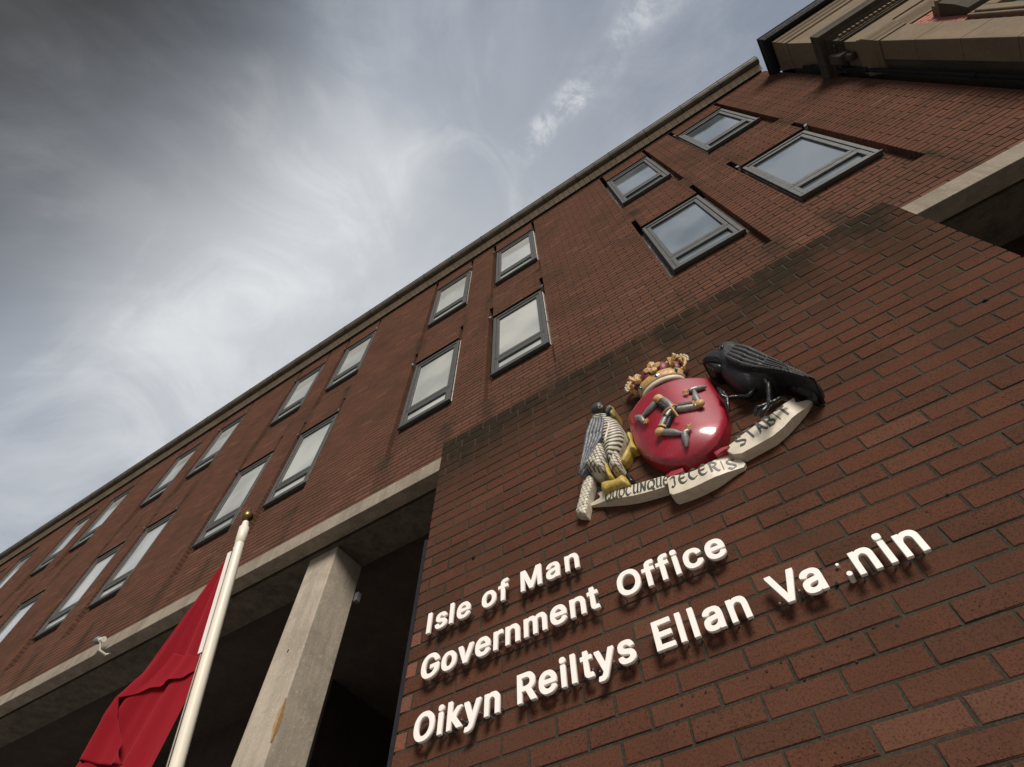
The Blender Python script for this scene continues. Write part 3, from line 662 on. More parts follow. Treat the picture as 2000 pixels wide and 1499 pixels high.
# ------------------------------------------------------------------ lettering
GLY = json.loads(r'''{"E":[0.404,[[[0.046,-0.015],[0.051,-0.016],[0.383,-0.016],[0.387,-0.015],[0.389,-0.013],[0.39,0.065],[0.389,0.069],[0.387,0.071],[0.145,0.072],[0.141,0.073],[0.14,0.075],[0.14,0.207],[0.141,0.211],[0.367,0.213],[0.369,0.215],[0.37,0.219],[0.37,0.295],[0.369,0.3],[0.367,0.301],[0.363,0.302],[0.149,0.302],[0.143,0.302],[0.14,0.305],[0.14,0.431],[0.141,0.435],[0.381,0.436],[0.385,0.437],[0.387,0.439],[0.388,0.517],[0.387,0.521],[0.385,0.523],[0.051,0.524],[0.047,0.523],[0.045,0.522],[0.044,0.517],[0.044,-0.009],[0.045,-0.013]]]],"G":[0.505,[[[0.238,-0.022],[0.243,-0.023],[0.293,-0.023],[0.301,-0.021],[0.315,-0.021],[0.331,-0.017],[0.339,-0.017],[0.365,-0.009],[0.395,0.005],[0.411,0.015],[0.423,0.025],[0.45,0.052],[0.468,0.078],[0.478,0.098],[0.488,0.13],[0.492,0.154],[0.492,0.168],[0.494,0.174],[0.494,0.266],[0.492,0.27],[0.487,0.271],[0.269,0.27],[0.267,0.268],[0.266,0.264],[0.266,0.19],[0.267,0.186],[0.268,0.184],[0.273,0.183],[0.393,0.183],[0.395,0.182],[0.395,0.18],[0.388,0.154],[0.38,0.136],[0.37,0.12],[0.349,0.099],[0.335,0.089],[0.319,0.081],[0.297,0.073],[0.273,0.069],[0.263,0.069],[0.235,0.075],[0.223,0.081],[0.217,0.082],[0.199,0.091],[0.181,0.105],[0.166,0.12],[0.152,0.138],[0.14,0.16],[0.13,0.186],[0.124,0.21],[0.124,0.22],[0.12,0.24],[0.12,0.268],[0.124,0.288],[0.124,0.298],[0.13,0.322],[0.141,0.35],[0.148,0.364],[0.165,0.389],[0.177,0.401],[0.197,0.417],[0.211,0.425],[0.237,0.435],[0.261,0.439],[0.273,0.439],[0.279,0.437],[0.289,0.437],[0.315,0.427],[0.336,0.416],[0.345,0.409],[0.362,0.392],[0.376,0.372],[0.388,0.348],[0.391,0.338],[0.397,0.333],[0.487,0.334],[0.49,0.338],[0.49,0.364],[0.486,0.384],[0.474,0.416],[0.447,0.457],[0.427,0.477],[0.399,0.499],[0.369,0.515],[0.353,0.521],[0.319,0.529],[0.311,0.529],[0.305,0.531],[0.283,0.531],[0.275,0.533],[0.221,0.531],[0.197,0.525],[0.189,0.525],[0.167,0.517],[0.139,0.503],[0.109,0.481],[0.086,0.458],[0.068,0.434],[0.052,0.406],[0.04,0.376],[0.03,0.342],[0.028,0.318],[0.026,0.312],[0.026,0.29],[0.024,0.284],[0.024,0.276],[0.024,0.226],[0.026,0.218],[0.026,0.196],[0.028,0.19],[0.03,0.166],[0.04,0.132],[0.053,0.102],[0.068,0.074],[0.086,0.052],[0.114,0.024],[0.137,0.007],[0.165,-0.007],[0.199,-0.017],[0.219,-0.021]]]],"I":[0.227,[[[0.046,-0.015],[0.051,-0.016],[0.139,-0.016],[0.143,-0.014],[0.144,-0.011],[0.144,0.517],[0.143,0.521],[0.142,0.523],[0.137,0.524],[0.049,0.524],[0.046,0.523],[0.044,0.519],[0.044,-0.009],[0.045,-0.013]]]],"M":[0.613,[[[0.046,-0.015],[0.051,-0.016],[0.131,-0.016],[0.135,-0.015],[0.137,-0.013],[0.138,0.303],[0.139,0.313],[0.141,0.311],[0.146,0.301],[0.154,0.275],[0.269,-0.011],[0.275,-0.016],[0.353,-0.016],[0.359,-0.011],[0.462,0.249],[0.482,0.307],[0.487,0.313],[0.488,0.305],[0.489,-0.013],[0.491,-0.015],[0.495,-0.016],[0.577,-0.016],[0.582,-0.015],[0.583,-0.013],[0.584,-0.009],[0.584,0.247],[0.584,0.517],[0.583,0.521],[0.581,0.523],[0.465,0.524],[0.458,0.519],[0.342,0.219],[0.315,0.141],[0.313,0.143],[0.31,0.149],[0.298,0.191],[0.292,0.201],[0.17,0.519],[0.163,0.524],[0.047,0.523],[0.045,0.521],[0.044,0.515],[0.044,-0.009],[0.045,-0.013]]]],"O":[0.518,[[[0.236,-0.022],[0.241,-0.023],[0.295,-0.023],[0.301,-0.021],[0.315,-0.021],[0.345,-0.015],[0.367,-0.007],[0.399,0.009],[0.421,0.025],[0.447,0.051],[0.466,0.076],[0.48,0.1],[0.496,0.14],[0.502,0.164],[0.506,0.198],[0.508,0.204],[0.508,0.304],[0.506,0.31],[0.502,0.344],[0.496,0.368],[0.488,0.39],[0.478,0.412],[0.464,0.436],[0.446,0.458],[0.421,0.483],[0.397,0.501],[0.365,0.517],[0.341,0.525],[0.309,0.531],[0.295,0.531],[0.285,0.531],[0.279,0.533],[0.255,0.533],[0.249,0.531],[0.223,0.531],[0.191,0.525],[0.169,0.517],[0.137,0.501],[0.114,0.484],[0.088,0.458],[0.071,0.437],[0.054,0.408],[0.04,0.376],[0.032,0.346],[0.026,0.31],[0.026,0.29],[0.024,0.282],[0.024,0.226],[0.026,0.218],[0.026,0.198],[0.03,0.174],[0.04,0.132],[0.054,0.1],[0.068,0.076],[0.092,0.046],[0.113,0.025],[0.135,0.009],[0.167,-0.007],[0.189,-0.015],[0.219,-0.021]],[[0.259,0.069],[0.217,0.082],[0.199,0.091],[0.183,0.103],[0.166,0.12],[0.156,0.132],[0.141,0.158],[0.13,0.186],[0.124,0.208],[0.124,0.22],[0.12,0.24],[0.12,0.268],[0.124,0.288],[0.124,0.3],[0.13,0.322],[0.141,0.35],[0.148,0.364],[0.167,0.39],[0.187,0.409],[0.197,0.417],[0.221,0.429],[0.237,0.435],[0.245,0.435],[0.261,0.439],[0.274,0.438],[0.295,0.435],[0.313,0.429],[0.333,0.419],[0.349,0.407],[0.37,0.386],[0.378,0.376],[0.394,0.348],[0.404,0.322],[0.41,0.296],[0.41,0.288],[0.414,0.268],[0.414,0.24],[0.412,0.234],[0.41,0.212],[0.402,0.18],[0.386,0.146],[0.368,0.12],[0.353,0.105],[0.344,0.098],[0.331,0.089],[0.315,0.081],[0.273,0.069]]]],"R":[0.434,[[[0.046,-0.015],[0.051,-0.016],[0.133,-0.016],[0.137,-0.015],[0.139,-0.013],[0.14,0.179],[0.143,0.182],[0.151,0.182],[0.227,0.182],[0.231,0.181],[0.233,0.18],[0.328,0.001],[0.339,-0.015],[0.437,-0.016],[0.442,-0.015],[0.444,-0.011],[0.444,0.015],[0.345,0.197],[0.346,0.201],[0.363,0.21],[0.381,0.224],[0.397,0.242],[0.401,0.25],[0.416,0.277],[0.422,0.299],[0.424,0.315],[0.424,0.391],[0.422,0.397],[0.422,0.407],[0.416,0.427],[0.402,0.455],[0.394,0.467],[0.372,0.489],[0.353,0.502],[0.331,0.512],[0.307,0.52],[0.293,0.522],[0.281,0.522],[0.275,0.524],[0.051,0.524],[0.046,0.523],[0.044,0.519],[0.044,0.511],[0.044,-0.009],[0.045,-0.013]],[[0.141,0.271],[0.14,0.281],[0.14,0.431],[0.141,0.435],[0.233,0.436],[0.241,0.434],[0.251,0.434],[0.281,0.426],[0.302,0.411],[0.316,0.395],[0.322,0.383],[0.326,0.367],[0.328,0.351],[0.326,0.335],[0.32,0.317],[0.313,0.306],[0.299,0.292],[0.283,0.282],[0.265,0.276],[0.243,0.272],[0.223,0.272],[0.215,0.27]]]],"V":[0.465,[[[0.19,-0.015],[0.195,-0.016],[0.289,-0.016],[0.295,-0.011],[0.472,0.473],[0.478,0.493],[0.478,0.519],[0.475,0.523],[0.385,0.524],[0.381,0.523],[0.378,0.521],[0.276,0.223],[0.264,0.195],[0.254,0.159],[0.243,0.127],[0.241,0.124],[0.239,0.127],[0.218,0.195],[0.206,0.223],[0.101,0.52],[0.097,0.523],[0.093,0.524],[0.005,0.524],[0.001,0.521],[0.0,0.495],[0.002,0.487],[0.148,0.097],[0.18,0.005],[0.187,-0.011]]]],"a":[0.374,[[[0.128,-0.024],[0.133,-0.025],[0.185,-0.025],[0.201,-0.023],[0.231,-0.015],[0.261,0.003],[0.263,-0.014],[0.267,-0.017],[0.349,-0.017],[0.353,-0.014],[0.354,0.26],[0.352,0.268],[0.352,0.29],[0.35,0.302],[0.346,0.318],[0.332,0.346],[0.307,0.371],[0.293,0.381],[0.281,0.387],[0.239,0.399],[0.153,0.399],[0.123,0.393],[0.095,0.383],[0.079,0.373],[0.06,0.358],[0.05,0.348],[0.04,0.334],[0.028,0.314],[0.026,0.306],[0.026,0.28],[0.031,0.274],[0.083,0.259],[0.111,0.259],[0.117,0.263],[0.124,0.276],[0.135,0.289],[0.151,0.301],[0.173,0.311],[0.185,0.313],[0.207,0.313],[0.225,0.307],[0.237,0.299],[0.246,0.29],[0.252,0.282],[0.258,0.264],[0.258,0.258],[0.255,0.254],[0.245,0.248],[0.227,0.243],[0.199,0.241],[0.193,0.239],[0.183,0.239],[0.177,0.237],[0.167,0.237],[0.149,0.233],[0.141,0.233],[0.109,0.227],[0.079,0.217],[0.055,0.205],[0.041,0.193],[0.034,0.186],[0.022,0.166],[0.014,0.134],[0.014,0.078],[0.022,0.048],[0.028,0.036],[0.041,0.017],[0.067,-0.005],[0.083,-0.013],[0.101,-0.019]],[[0.159,0.063],[0.145,0.067],[0.133,0.073],[0.125,0.079],[0.117,0.087],[0.11,0.1],[0.11,0.104],[0.11,0.11],[0.116,0.122],[0.122,0.128],[0.135,0.137],[0.147,0.143],[0.159,0.147],[0.191,0.153],[0.219,0.155],[0.259,0.162],[0.26,0.14],[0.254,0.12],[0.246,0.104],[0.24,0.096],[0.228,0.084],[0.215,0.075],[0.203,0.069],[0.181,0.063]]]],"c":[0.381,[[[0.168,-0.023],[0.173,-0.024],[0.239,-0.024],[0.265,-0.02],[0.289,-0.012],[0.313,0.0],[0.329,0.012],[0.353,0.036],[0.366,0.055],[0.372,0.067],[0.378,0.085],[0.378,0.113],[0.373,0.119],[0.365,0.122],[0.323,0.132],[0.291,0.131],[0.287,0.127],[0.284,0.117],[0.274,0.099],[0.263,0.087],[0.256,0.081],[0.237,0.07],[0.219,0.064],[0.201,0.064],[0.187,0.066],[0.177,0.07],[0.159,0.082],[0.146,0.095],[0.139,0.104],[0.13,0.117],[0.124,0.129],[0.114,0.165],[0.114,0.179],[0.112,0.185],[0.116,0.219],[0.124,0.245],[0.13,0.259],[0.146,0.281],[0.16,0.295],[0.177,0.306],[0.197,0.312],[0.217,0.312],[0.233,0.308],[0.249,0.3],[0.265,0.288],[0.28,0.267],[0.286,0.251],[0.288,0.247],[0.291,0.246],[0.317,0.246],[0.375,0.261],[0.378,0.265],[0.378,0.293],[0.374,0.305],[0.364,0.325],[0.346,0.349],[0.332,0.363],[0.317,0.374],[0.295,0.386],[0.273,0.394],[0.245,0.4],[0.171,0.4],[0.143,0.394],[0.125,0.388],[0.109,0.38],[0.089,0.366],[0.06,0.337],[0.046,0.317],[0.034,0.293],[0.028,0.277],[0.024,0.259],[0.022,0.239],[0.02,0.233],[0.02,0.219],[0.018,0.213],[0.018,0.205],[0.018,0.161],[0.02,0.155],[0.02,0.141],[0.024,0.115],[0.028,0.099],[0.034,0.083],[0.052,0.049],[0.06,0.039],[0.082,0.015],[0.099,0.002],[0.117,-0.007],[0.143,-0.018]]]],"e":[0.389,[[[0.17,-0.023],[0.175,-0.024],[0.241,-0.024],[0.249,-0.022],[0.259,-0.022],[0.293,-0.014],[0.315,-0.004],[0.337,0.012],[0.358,0.033],[0.368,0.047],[0.378,0.067],[0.38,0.075],[0.379,0.105],[0.377,0.107],[0.325,0.12],[0.295,0.12],[0.289,0.116],[0.279,0.098],[0.265,0.083],[0.253,0.074],[0.231,0.066],[0.209,0.063],[0.201,0.064],[0.185,0.068],[0.165,0.077],[0.153,0.086],[0.136,0.103],[0.124,0.123],[0.118,0.141],[0.116,0.151],[0.117,0.153],[0.121,0.154],[0.383,0.155],[0.386,0.159],[0.386,0.231],[0.384,0.257],[0.378,0.283],[0.37,0.305],[0.358,0.329],[0.349,0.34],[0.325,0.364],[0.314,0.373],[0.303,0.38],[0.281,0.39],[0.263,0.396],[0.239,0.4],[0.169,0.4],[0.135,0.392],[0.105,0.378],[0.083,0.362],[0.068,0.347],[0.05,0.325],[0.04,0.307],[0.03,0.283],[0.022,0.253],[0.022,0.245],[0.018,0.225],[0.018,0.149],[0.028,0.099],[0.034,0.083],[0.052,0.049],[0.081,0.016],[0.099,0.002],[0.127,-0.012],[0.145,-0.018]],[[0.119,0.237],[0.118,0.241],[0.124,0.255],[0.139,0.278],[0.152,0.291],[0.173,0.305],[0.205,0.314],[0.215,0.312],[0.225,0.31],[0.247,0.3],[0.26,0.287],[0.268,0.279],[0.282,0.255],[0.287,0.239],[0.287,0.237],[0.285,0.236]]]],"f":[0.239,[[[0.066,-0.015],[0.071,-0.016],[0.151,-0.016],[0.155,-0.015],[0.157,-0.013],[0.158,0.307],[0.159,0.309],[0.163,0.31],[0.239,0.31],[0.243,0.312],[0.244,0.317],[0.244,0.387],[0.243,0.392],[0.241,0.393],[0.237,0.394],[0.161,0.394],[0.158,0.397],[0.158,0.419],[0.16,0.429],[0.167,0.442],[0.174,0.449],[0.183,0.454],[0.193,0.456],[0.201,0.456],[0.213,0.452],[0.239,0.452],[0.243,0.454],[0.258,0.503],[0.258,0.531],[0.257,0.535],[0.255,0.537],[0.235,0.544],[0.225,0.544],[0.219,0.546],[0.163,0.546],[0.157,0.544],[0.147,0.544],[0.121,0.535],[0.101,0.522],[0.081,0.502],[0.072,0.487],[0.068,0.477],[0.066,0.465],[0.066,0.449],[0.064,0.443],[0.063,0.395],[0.059,0.394],[-0.005,0.394],[-0.009,0.391],[-0.01,0.317],[-0.009,0.312],[-0.005,0.31],[0.061,0.31],[0.064,0.307],[0.064,-0.009],[0.065,-0.013]]]],"i":[0.152,[[[0.039,-0.015],[0.044,-0.016],[0.124,-0.016],[0.128,-0.014],[0.129,-0.011],[0.129,0.387],[0.128,0.391],[0.127,0.393],[0.122,0.394],[0.042,0.394],[0.038,0.392],[0.037,0.389],[0.037,-0.009],[0.038,-0.013]],[[0.057,0.429],[0.104,0.428],[0.116,0.43],[0.122,0.434],[0.135,0.447],[0.141,0.457],[0.141,0.509],[0.135,0.521],[0.128,0.528],[0.12,0.534],[0.108,0.538],[0.104,0.54],[0.066,0.54],[0.054,0.538],[0.045,0.533],[0.038,0.526],[0.031,0.519],[0.027,0.511],[0.025,0.497],[0.025,0.463],[0.027,0.455],[0.032,0.446],[0.044,0.434]]]],"k":[0.366,[[[0.039,-0.015],[0.044,-0.016],[0.122,-0.016],[0.126,-0.015],[0.128,-0.013],[0.129,0.123],[0.131,0.127],[0.15,0.145],[0.152,0.145],[0.156,0.142],[0.26,0.008],[0.28,-0.015],[0.38,-0.016],[0.384,-0.015],[0.386,-0.014],[0.387,0.013],[0.385,0.019],[0.234,0.208],[0.23,0.215],[0.285,0.271],[0.29,0.278],[0.367,0.355],[0.373,0.361],[0.375,0.365],[0.375,0.389],[0.372,0.393],[0.27,0.393],[0.19,0.314],[0.185,0.307],[0.136,0.258],[0.132,0.254],[0.13,0.254],[0.129,0.259],[0.128,0.521],[0.126,0.523],[0.122,0.524],[0.044,0.524],[0.04,0.523],[0.038,0.522],[0.037,0.517],[0.037,-0.009],[0.038,-0.013]]]],"l":[0.182,[[[0.036,-0.015],[0.041,-0.016],[0.123,-0.016],[0.127,-0.014],[0.128,-0.011],[0.128,0.517],[0.127,0.521],[0.126,0.523],[0.121,0.524],[0.039,0.524],[0.036,0.523],[0.034,0.519],[0.034,-0.009],[0.035,-0.013]]]],"m":[0.595,[[[0.039,-0.015],[0.044,-0.016],[0.122,-0.016],[0.126,-0.015],[0.128,-0.013],[0.129,0.237],[0.135,0.261],[0.145,0.281],[0.154,0.291],[0.168,0.302],[0.184,0.31],[0.198,0.313],[0.216,0.31],[0.236,0.298],[0.249,0.283],[0.257,0.261],[0.257,-0.009],[0.258,-0.013],[0.259,-0.015],[0.264,-0.016],[0.344,-0.016],[0.348,-0.015],[0.35,-0.013],[0.351,0.243],[0.353,0.255],[0.359,0.273],[0.365,0.283],[0.377,0.297],[0.396,0.308],[0.418,0.313],[0.44,0.308],[0.452,0.302],[0.463,0.293],[0.467,0.289],[0.475,0.273],[0.479,0.253],[0.479,0.065],[0.479,-0.009],[0.48,-0.013],[0.481,-0.015],[0.486,-0.016],[0.568,-0.016],[0.572,-0.014],[0.573,-0.011],[0.573,0.287],[0.569,0.313],[0.563,0.331],[0.557,0.343],[0.541,0.365],[0.523,0.381],[0.508,0.39],[0.478,0.4],[0.462,0.402],[0.41,0.402],[0.378,0.396],[0.354,0.385],[0.336,0.372],[0.32,0.357],[0.318,0.357],[0.3,0.378],[0.288,0.388],[0.272,0.396],[0.25,0.402],[0.19,0.402],[0.178,0.4],[0.162,0.394],[0.146,0.386],[0.13,0.374],[0.127,0.375],[0.126,0.391],[0.122,0.394],[0.042,0.394],[0.038,0.392],[0.037,0.387],[0.037,-0.009],[0.038,-0.013]]]],"n":[0.395,[[[0.039,-0.015],[0.044,-0.016],[0.122,-0.016],[0.126,-0.015],[0.128,-0.013],[0.129,0.227],[0.137,0.259],[0.143,0.271],[0.154,0.286],[0.164,0.296],[0.184,0.306],[0.196,0.31],[0.208,0.312],[0.218,0.312],[0.23,0.308],[0.248,0.298],[0.261,0.285],[0.267,0.277],[0.273,0.265],[0.277,0.253],[0.279,0.241],[0.279,-0.009],[0.28,-0.014],[0.284,-0.016],[0.292,-0.016],[0.366,-0.016],[0.37,-0.015],[0.372,-0.014],[0.373,-0.009],[0.373,0.095],[0.373,0.273],[0.371,0.289],[0.365,0.317],[0.353,0.343],[0.341,0.359],[0.326,0.374],[0.312,0.384],[0.296,0.392],[0.256,0.4],[0.196,0.4],[0.174,0.396],[0.15,0.386],[0.13,0.372],[0.127,0.373],[0.127,0.389],[0.124,0.393],[0.04,0.393],[0.038,0.391],[0.037,0.387],[0.037,-0.009],[0.038,-0.013]]]],"o":[0.4,[[[0.168,-0.023],[0.173,-0.024],[0.245,-0.024],[0.265,-0.02],[0.289,-0.012],[0.319,0.004],[0.329,0.012],[0.35,0.033],[0.364,0.051],[0.38,0.081],[0.386,0.095],[0.394,0.129],[0.396,0.143],[0.396,0.233],[0.392,0.259],[0.386,0.281],[0.37,0.315],[0.36,0.331],[0.35,0.343],[0.329,0.364],[0.311,0.378],[0.291,0.388],[0.273,0.394],[0.247,0.4],[0.171,0.4],[0.143,0.394],[0.125,0.388],[0.105,0.378],[0.089,0.366],[0.06,0.337],[0.052,0.327],[0.034,0.293],[0.028,0.277],[0.024,0.259],[0.022,0.239],[0.02,0.233],[0.02,0.219],[0.018,0.213],[0.018,0.163],[0.02,0.155],[0.02,0.141],[0.028,0.099],[0.034,0.083],[0.046,0.059],[0.059,0.04],[0.072,0.027],[0.076,0.021],[0.099,0.002],[0.117,-0.007],[0.137,-0.016]],[[0.199,0.064],[0.187,0.066],[0.177,0.07],[0.161,0.08],[0.146,0.095],[0.138,0.105],[0.13,0.117],[0.122,0.135],[0.114,0.167],[0.114,0.179],[0.112,0.189],[0.114,0.195],[0.114,0.207],[0.116,0.219],[0.124,0.245],[0.13,0.259],[0.145,0.28],[0.16,0.295],[0.177,0.306],[0.187,0.31],[0.205,0.314],[0.213,0.312],[0.227,0.31],[0.245,0.302],[0.259,0.292],[0.27,0.281],[0.278,0.271],[0.288,0.253],[0.296,0.231],[0.302,0.197],[0.302,0.177],[0.3,0.171],[0.3,0.161],[0.29,0.127],[0.278,0.105],[0.27,0.095],[0.258,0.083],[0.245,0.074],[0.233,0.068],[0.215,0.064]]]],"r":[0.244,[[[0.039,-0.015],[0.044,-0.016],[0.122,-0.016],[0.126,-0.015],[0.128,-0.013],[0.129,0.231],[0.131,0.243],[0.137,0.261],[0.145,0.275],[0.162,0.292],[0.17,0.298],[0.198,0.308],[0.252,0.306],[0.256,0.307],[0.258,0.308],[0.259,0.313],[0.259,0.395],[0.256,0.399],[0.242,0.4],[0.182,0.4],[0.164,0.396],[0.154,0.392],[0.138,0.384],[0.13,0.377],[0.128,0.377],[0.127,0.379],[0.126,0.391],[0.122,0.394],[0.042,0.394],[0.038,0.391],[0.037,-0.009],[0.038,-0.013]]]],"s":[0.35,[[[0.148,-0.023],[0.153,-0.024],[0.213,-0.024],[0.221,-0.022],[0.233,-0.022],[0.251,-0.018],[0.279,-0.008],[0.306,0.009],[0.321,0.024],[0.33,0.035],[0.338,0.049],[0.346,0.075],[0.346,0.139],[0.344,0.149],[0.334,0.171],[0.317,0.19],[0.293,0.208],[0.281,0.214],[0.257,0.222],[0.171,0.242],[0.161,0.246],[0.147,0.253],[0.14,0.257],[0.134,0.263],[0.129,0.271],[0.127,0.277],[0.128,0.281],[0.135,0.292],[0.143,0.3],[0.165,0.312],[0.183,0.316],[0.207,0.312],[0.221,0.306],[0.228,0.301],[0.242,0.285],[0.251,0.267],[0.255,0.263],[0.287,0.262],[0.333,0.272],[0.339,0.277],[0.34,0.303],[0.332,0.327],[0.319,0.348],[0.312,0.357],[0.301,0.368],[0.285,0.38],[0.255,0.394],[0.223,0.4],[0.207,0.4],[0.149,0.4],[0.137,0.398],[0.117,0.394],[0.087,0.38],[0.074,0.371],[0.06,0.359],[0.049,0.346],[0.034,0.319],[0.032,0.305],[0.032,0.241],[0.037,0.223],[0.049,0.202],[0.065,0.186],[0.085,0.172],[0.111,0.16],[0.197,0.14],[0.221,0.132],[0.235,0.124],[0.245,0.114],[0.249,0.105],[0.244,0.091],[0.231,0.078],[0.217,0.07],[0.205,0.066],[0.187,0.062],[0.179,0.062],[0.165,0.064],[0.153,0.068],[0.135,0.078],[0.121,0.093],[0.111,0.117],[0.107,0.121],[0.075,0.122],[0.027,0.112],[0.021,0.108],[0.02,0.079],[0.026,0.055],[0.029,0.049],[0.048,0.021],[0.059,0.01],[0.069,0.002],[0.099,-0.014],[0.123,-0.02]]]],"t":[0.212,[[[0.13,-0.019],[0.135,-0.02],[0.203,-0.02],[0.223,-0.015],[0.227,-0.011],[0.228,-0.007],[0.228,0.023],[0.224,0.037],[0.22,0.063],[0.217,0.068],[0.215,0.069],[0.211,0.07],[0.187,0.07],[0.181,0.068],[0.165,0.068],[0.155,0.072],[0.152,0.075],[0.144,0.091],[0.142,0.105],[0.142,0.307],[0.145,0.31],[0.215,0.31],[0.219,0.312],[0.22,0.317],[0.22,0.387],[0.219,0.392],[0.215,0.394],[0.143,0.395],[0.142,0.399],[0.142,0.459],[0.142,0.481],[0.139,0.485],[0.051,0.485],[0.048,0.481],[0.047,0.395],[0.043,0.394],[-0.005,0.394],[-0.009,0.392],[-0.01,0.387],[-0.01,0.317],[-0.009,0.312],[-0.005,0.31],[0.045,0.31],[0.048,0.307],[0.048,0.081],[0.05,0.075],[0.05,0.059],[0.056,0.037],[0.064,0.021],[0.072,0.011],[0.08,0.003],[0.089,-0.004],[0.109,-0.014]]]],"v":[0.374,[[[0.149,-0.015],[0.154,-0.016],[0.236,-0.016],[0.24,-0.015],[0.242,-0.013],[0.387,0.363],[0.387,0.389],[0.384,0.393],[0.296,0.394],[0.292,0.393],[0.289,0.391],[0.283,0.379],[0.207,0.167],[0.199,0.139],[0.196,0.133],[0.194,0.133],[0.1,0.392],[0.098,0.393],[0.094,0.394],[0.008,0.394],[0.004,0.393],[0.002,0.391],[0.001,0.363],[0.141,-0.001],[0.146,-0.011]]]],"y":[0.374,[[[0.057,-0.16],[0.062,-0.161],[0.122,-0.161],[0.134,-0.159],[0.16,-0.149],[0.183,-0.132],[0.196,-0.117],[0.205,-0.104],[0.219,-0.076],[0.383,0.352],[0.387,0.366],[0.387,0.39],[0.385,0.394],[0.38,0.395],[0.294,0.395],[0.288,0.391],[0.201,0.152],[0.196,0.135],[0.194,0.134],[0.192,0.138],[0.183,0.166],[0.1,0.393],[0.098,0.394],[0.094,0.395],[0.008,0.395],[0.004,0.394],[0.002,0.392],[0.001,0.366],[0.005,0.352],[0.141,0.0],[0.141,-0.006],[0.135,-0.024],[0.121,-0.052],[0.105,-0.068],[0.092,-0.072],[0.086,-0.071],[0.05,-0.071],[0.044,-0.076],[0.031,-0.124],[0.031,-0.15],[0.033,-0.154],[0.038,-0.157]]]]}''')
def letter_mesh(ch, s, depth):
    c = bpy.data.curves.new('letter_curve', 'CURVE'); c.dimensions = '2D'; c.fill_mode = 'BOTH'
    for lp in GLY[ch][1]:
        sp = c.splines.new('POLY'); sp.points.add(len(lp)-1); sp.use_cyclic_u = True
        for q, (x, y) in zip(sp.points, lp): q.co = (x*s*SXL, y*s, 0, 1)
    c.extrude = depth/2 - .0008; c.bevel_depth = .0008; c.bevel_resolution = 0
    o = bpy.data.objects.new('tmp', c); COL.objects.link(o)
    me = bpy.data.meshes.new_from_object(o.evaluated_get(bpy.context.evaluated_depsgraph_get()))
    bpy.data.objects.remove(o); bpy.data.curves.remove(c)
    me.name = 'letter'; me.transform(Matrix.Rotation(math.pi/2, 4, 'X')); me.materials.clear(); me.materials.append(M['white']); return me
SXL = 0.97
def sign(label, z, cap, words):
    s = cap / .544
    root = empty('wall_sign', ((words[0][1]+words[-1][2])/2, YB, H+z), label, 'sign')
    for word, xa, xb in words:
        adv = []; x = 0; ext = []
        for ch in word:
            xs = [p[0] for lp in GLY[ch][1] for p in lp]; ext.append((min(xs), max(xs))); adv.append(x); x += GLY[ch][0]
        nat0 = adv[0] + ext[0][0]; nat1 = adv[-1] + ext[-1][1]
        tr = ((xb-xa) - (nat1-nat0)*s*SXL) / max(1, len(word)-1)
        for i, ch in enumerate(word):
            px = xa + (adv[i]-nat0)*s*SXL + tr*i
            me = letter_mesh(ch, s, .014)
            o = place(bpy.data.objects.new('letter', me), root, (px, YB-.045, H+z+.0175*s)); o['label'] = 'white letter ' + ch
            for fx, fz in ((.3, .15), (.7, .3)):
                b = MB()
                cx_ = px + (ext[i][0] + (ext[i][1]-ext[i][0])*(.12 if fx < .5 else .88))*s*SXL
                if ch in 'Iilf' : cx_ = px + (ext[i][0]+ext[i][1])/2*s*SXL
                b.tube([(cx_, YB-.04, H+z+cap*fz), (cx_, YB+.005, H+z+cap*fz)], .0035, 6)
                b.build('stud', M['grey'], o)
                if ch in 'Iilf': break
    return root
sign('raised white lettering reading Isle of Man, top line on the brick wall', 1.6075, .106, [('Isle', -1.541, -1.303), ('of', -1.237, -1.100), ('Man', -1.034, -.750)])
sign('raised white lettering reading Government Office, middle line on the brick wall', 1.386, .108, [('Government', -1.539, -.689), ('Office', -.605, -.180)])
s3 = sign('raised white lettering reading Oikyn Reiltys Ellan Va nin with one letter missing, bottom line', 1.137, .108, [('Oikyn', -1.534, -1.140), ('Reiltys', -1.061, -.590), ('Ellan', -.514, -.187), ('Va', -.108, .054), ('nin', .149, .347)])
for x, z, l_, r_, mt in ((.110, 1.222, .016, .0050, 'white'), (.125, 1.163, .040, .0085, 'white'), (.079, 1.169, .008, .0055, 'trim')):
    b = MB(); b.tube([(x, YB-l_, H+z), (x, YB+.005, H+z)], r_, 10); b.build('spacer_stud', M[mt], s3)

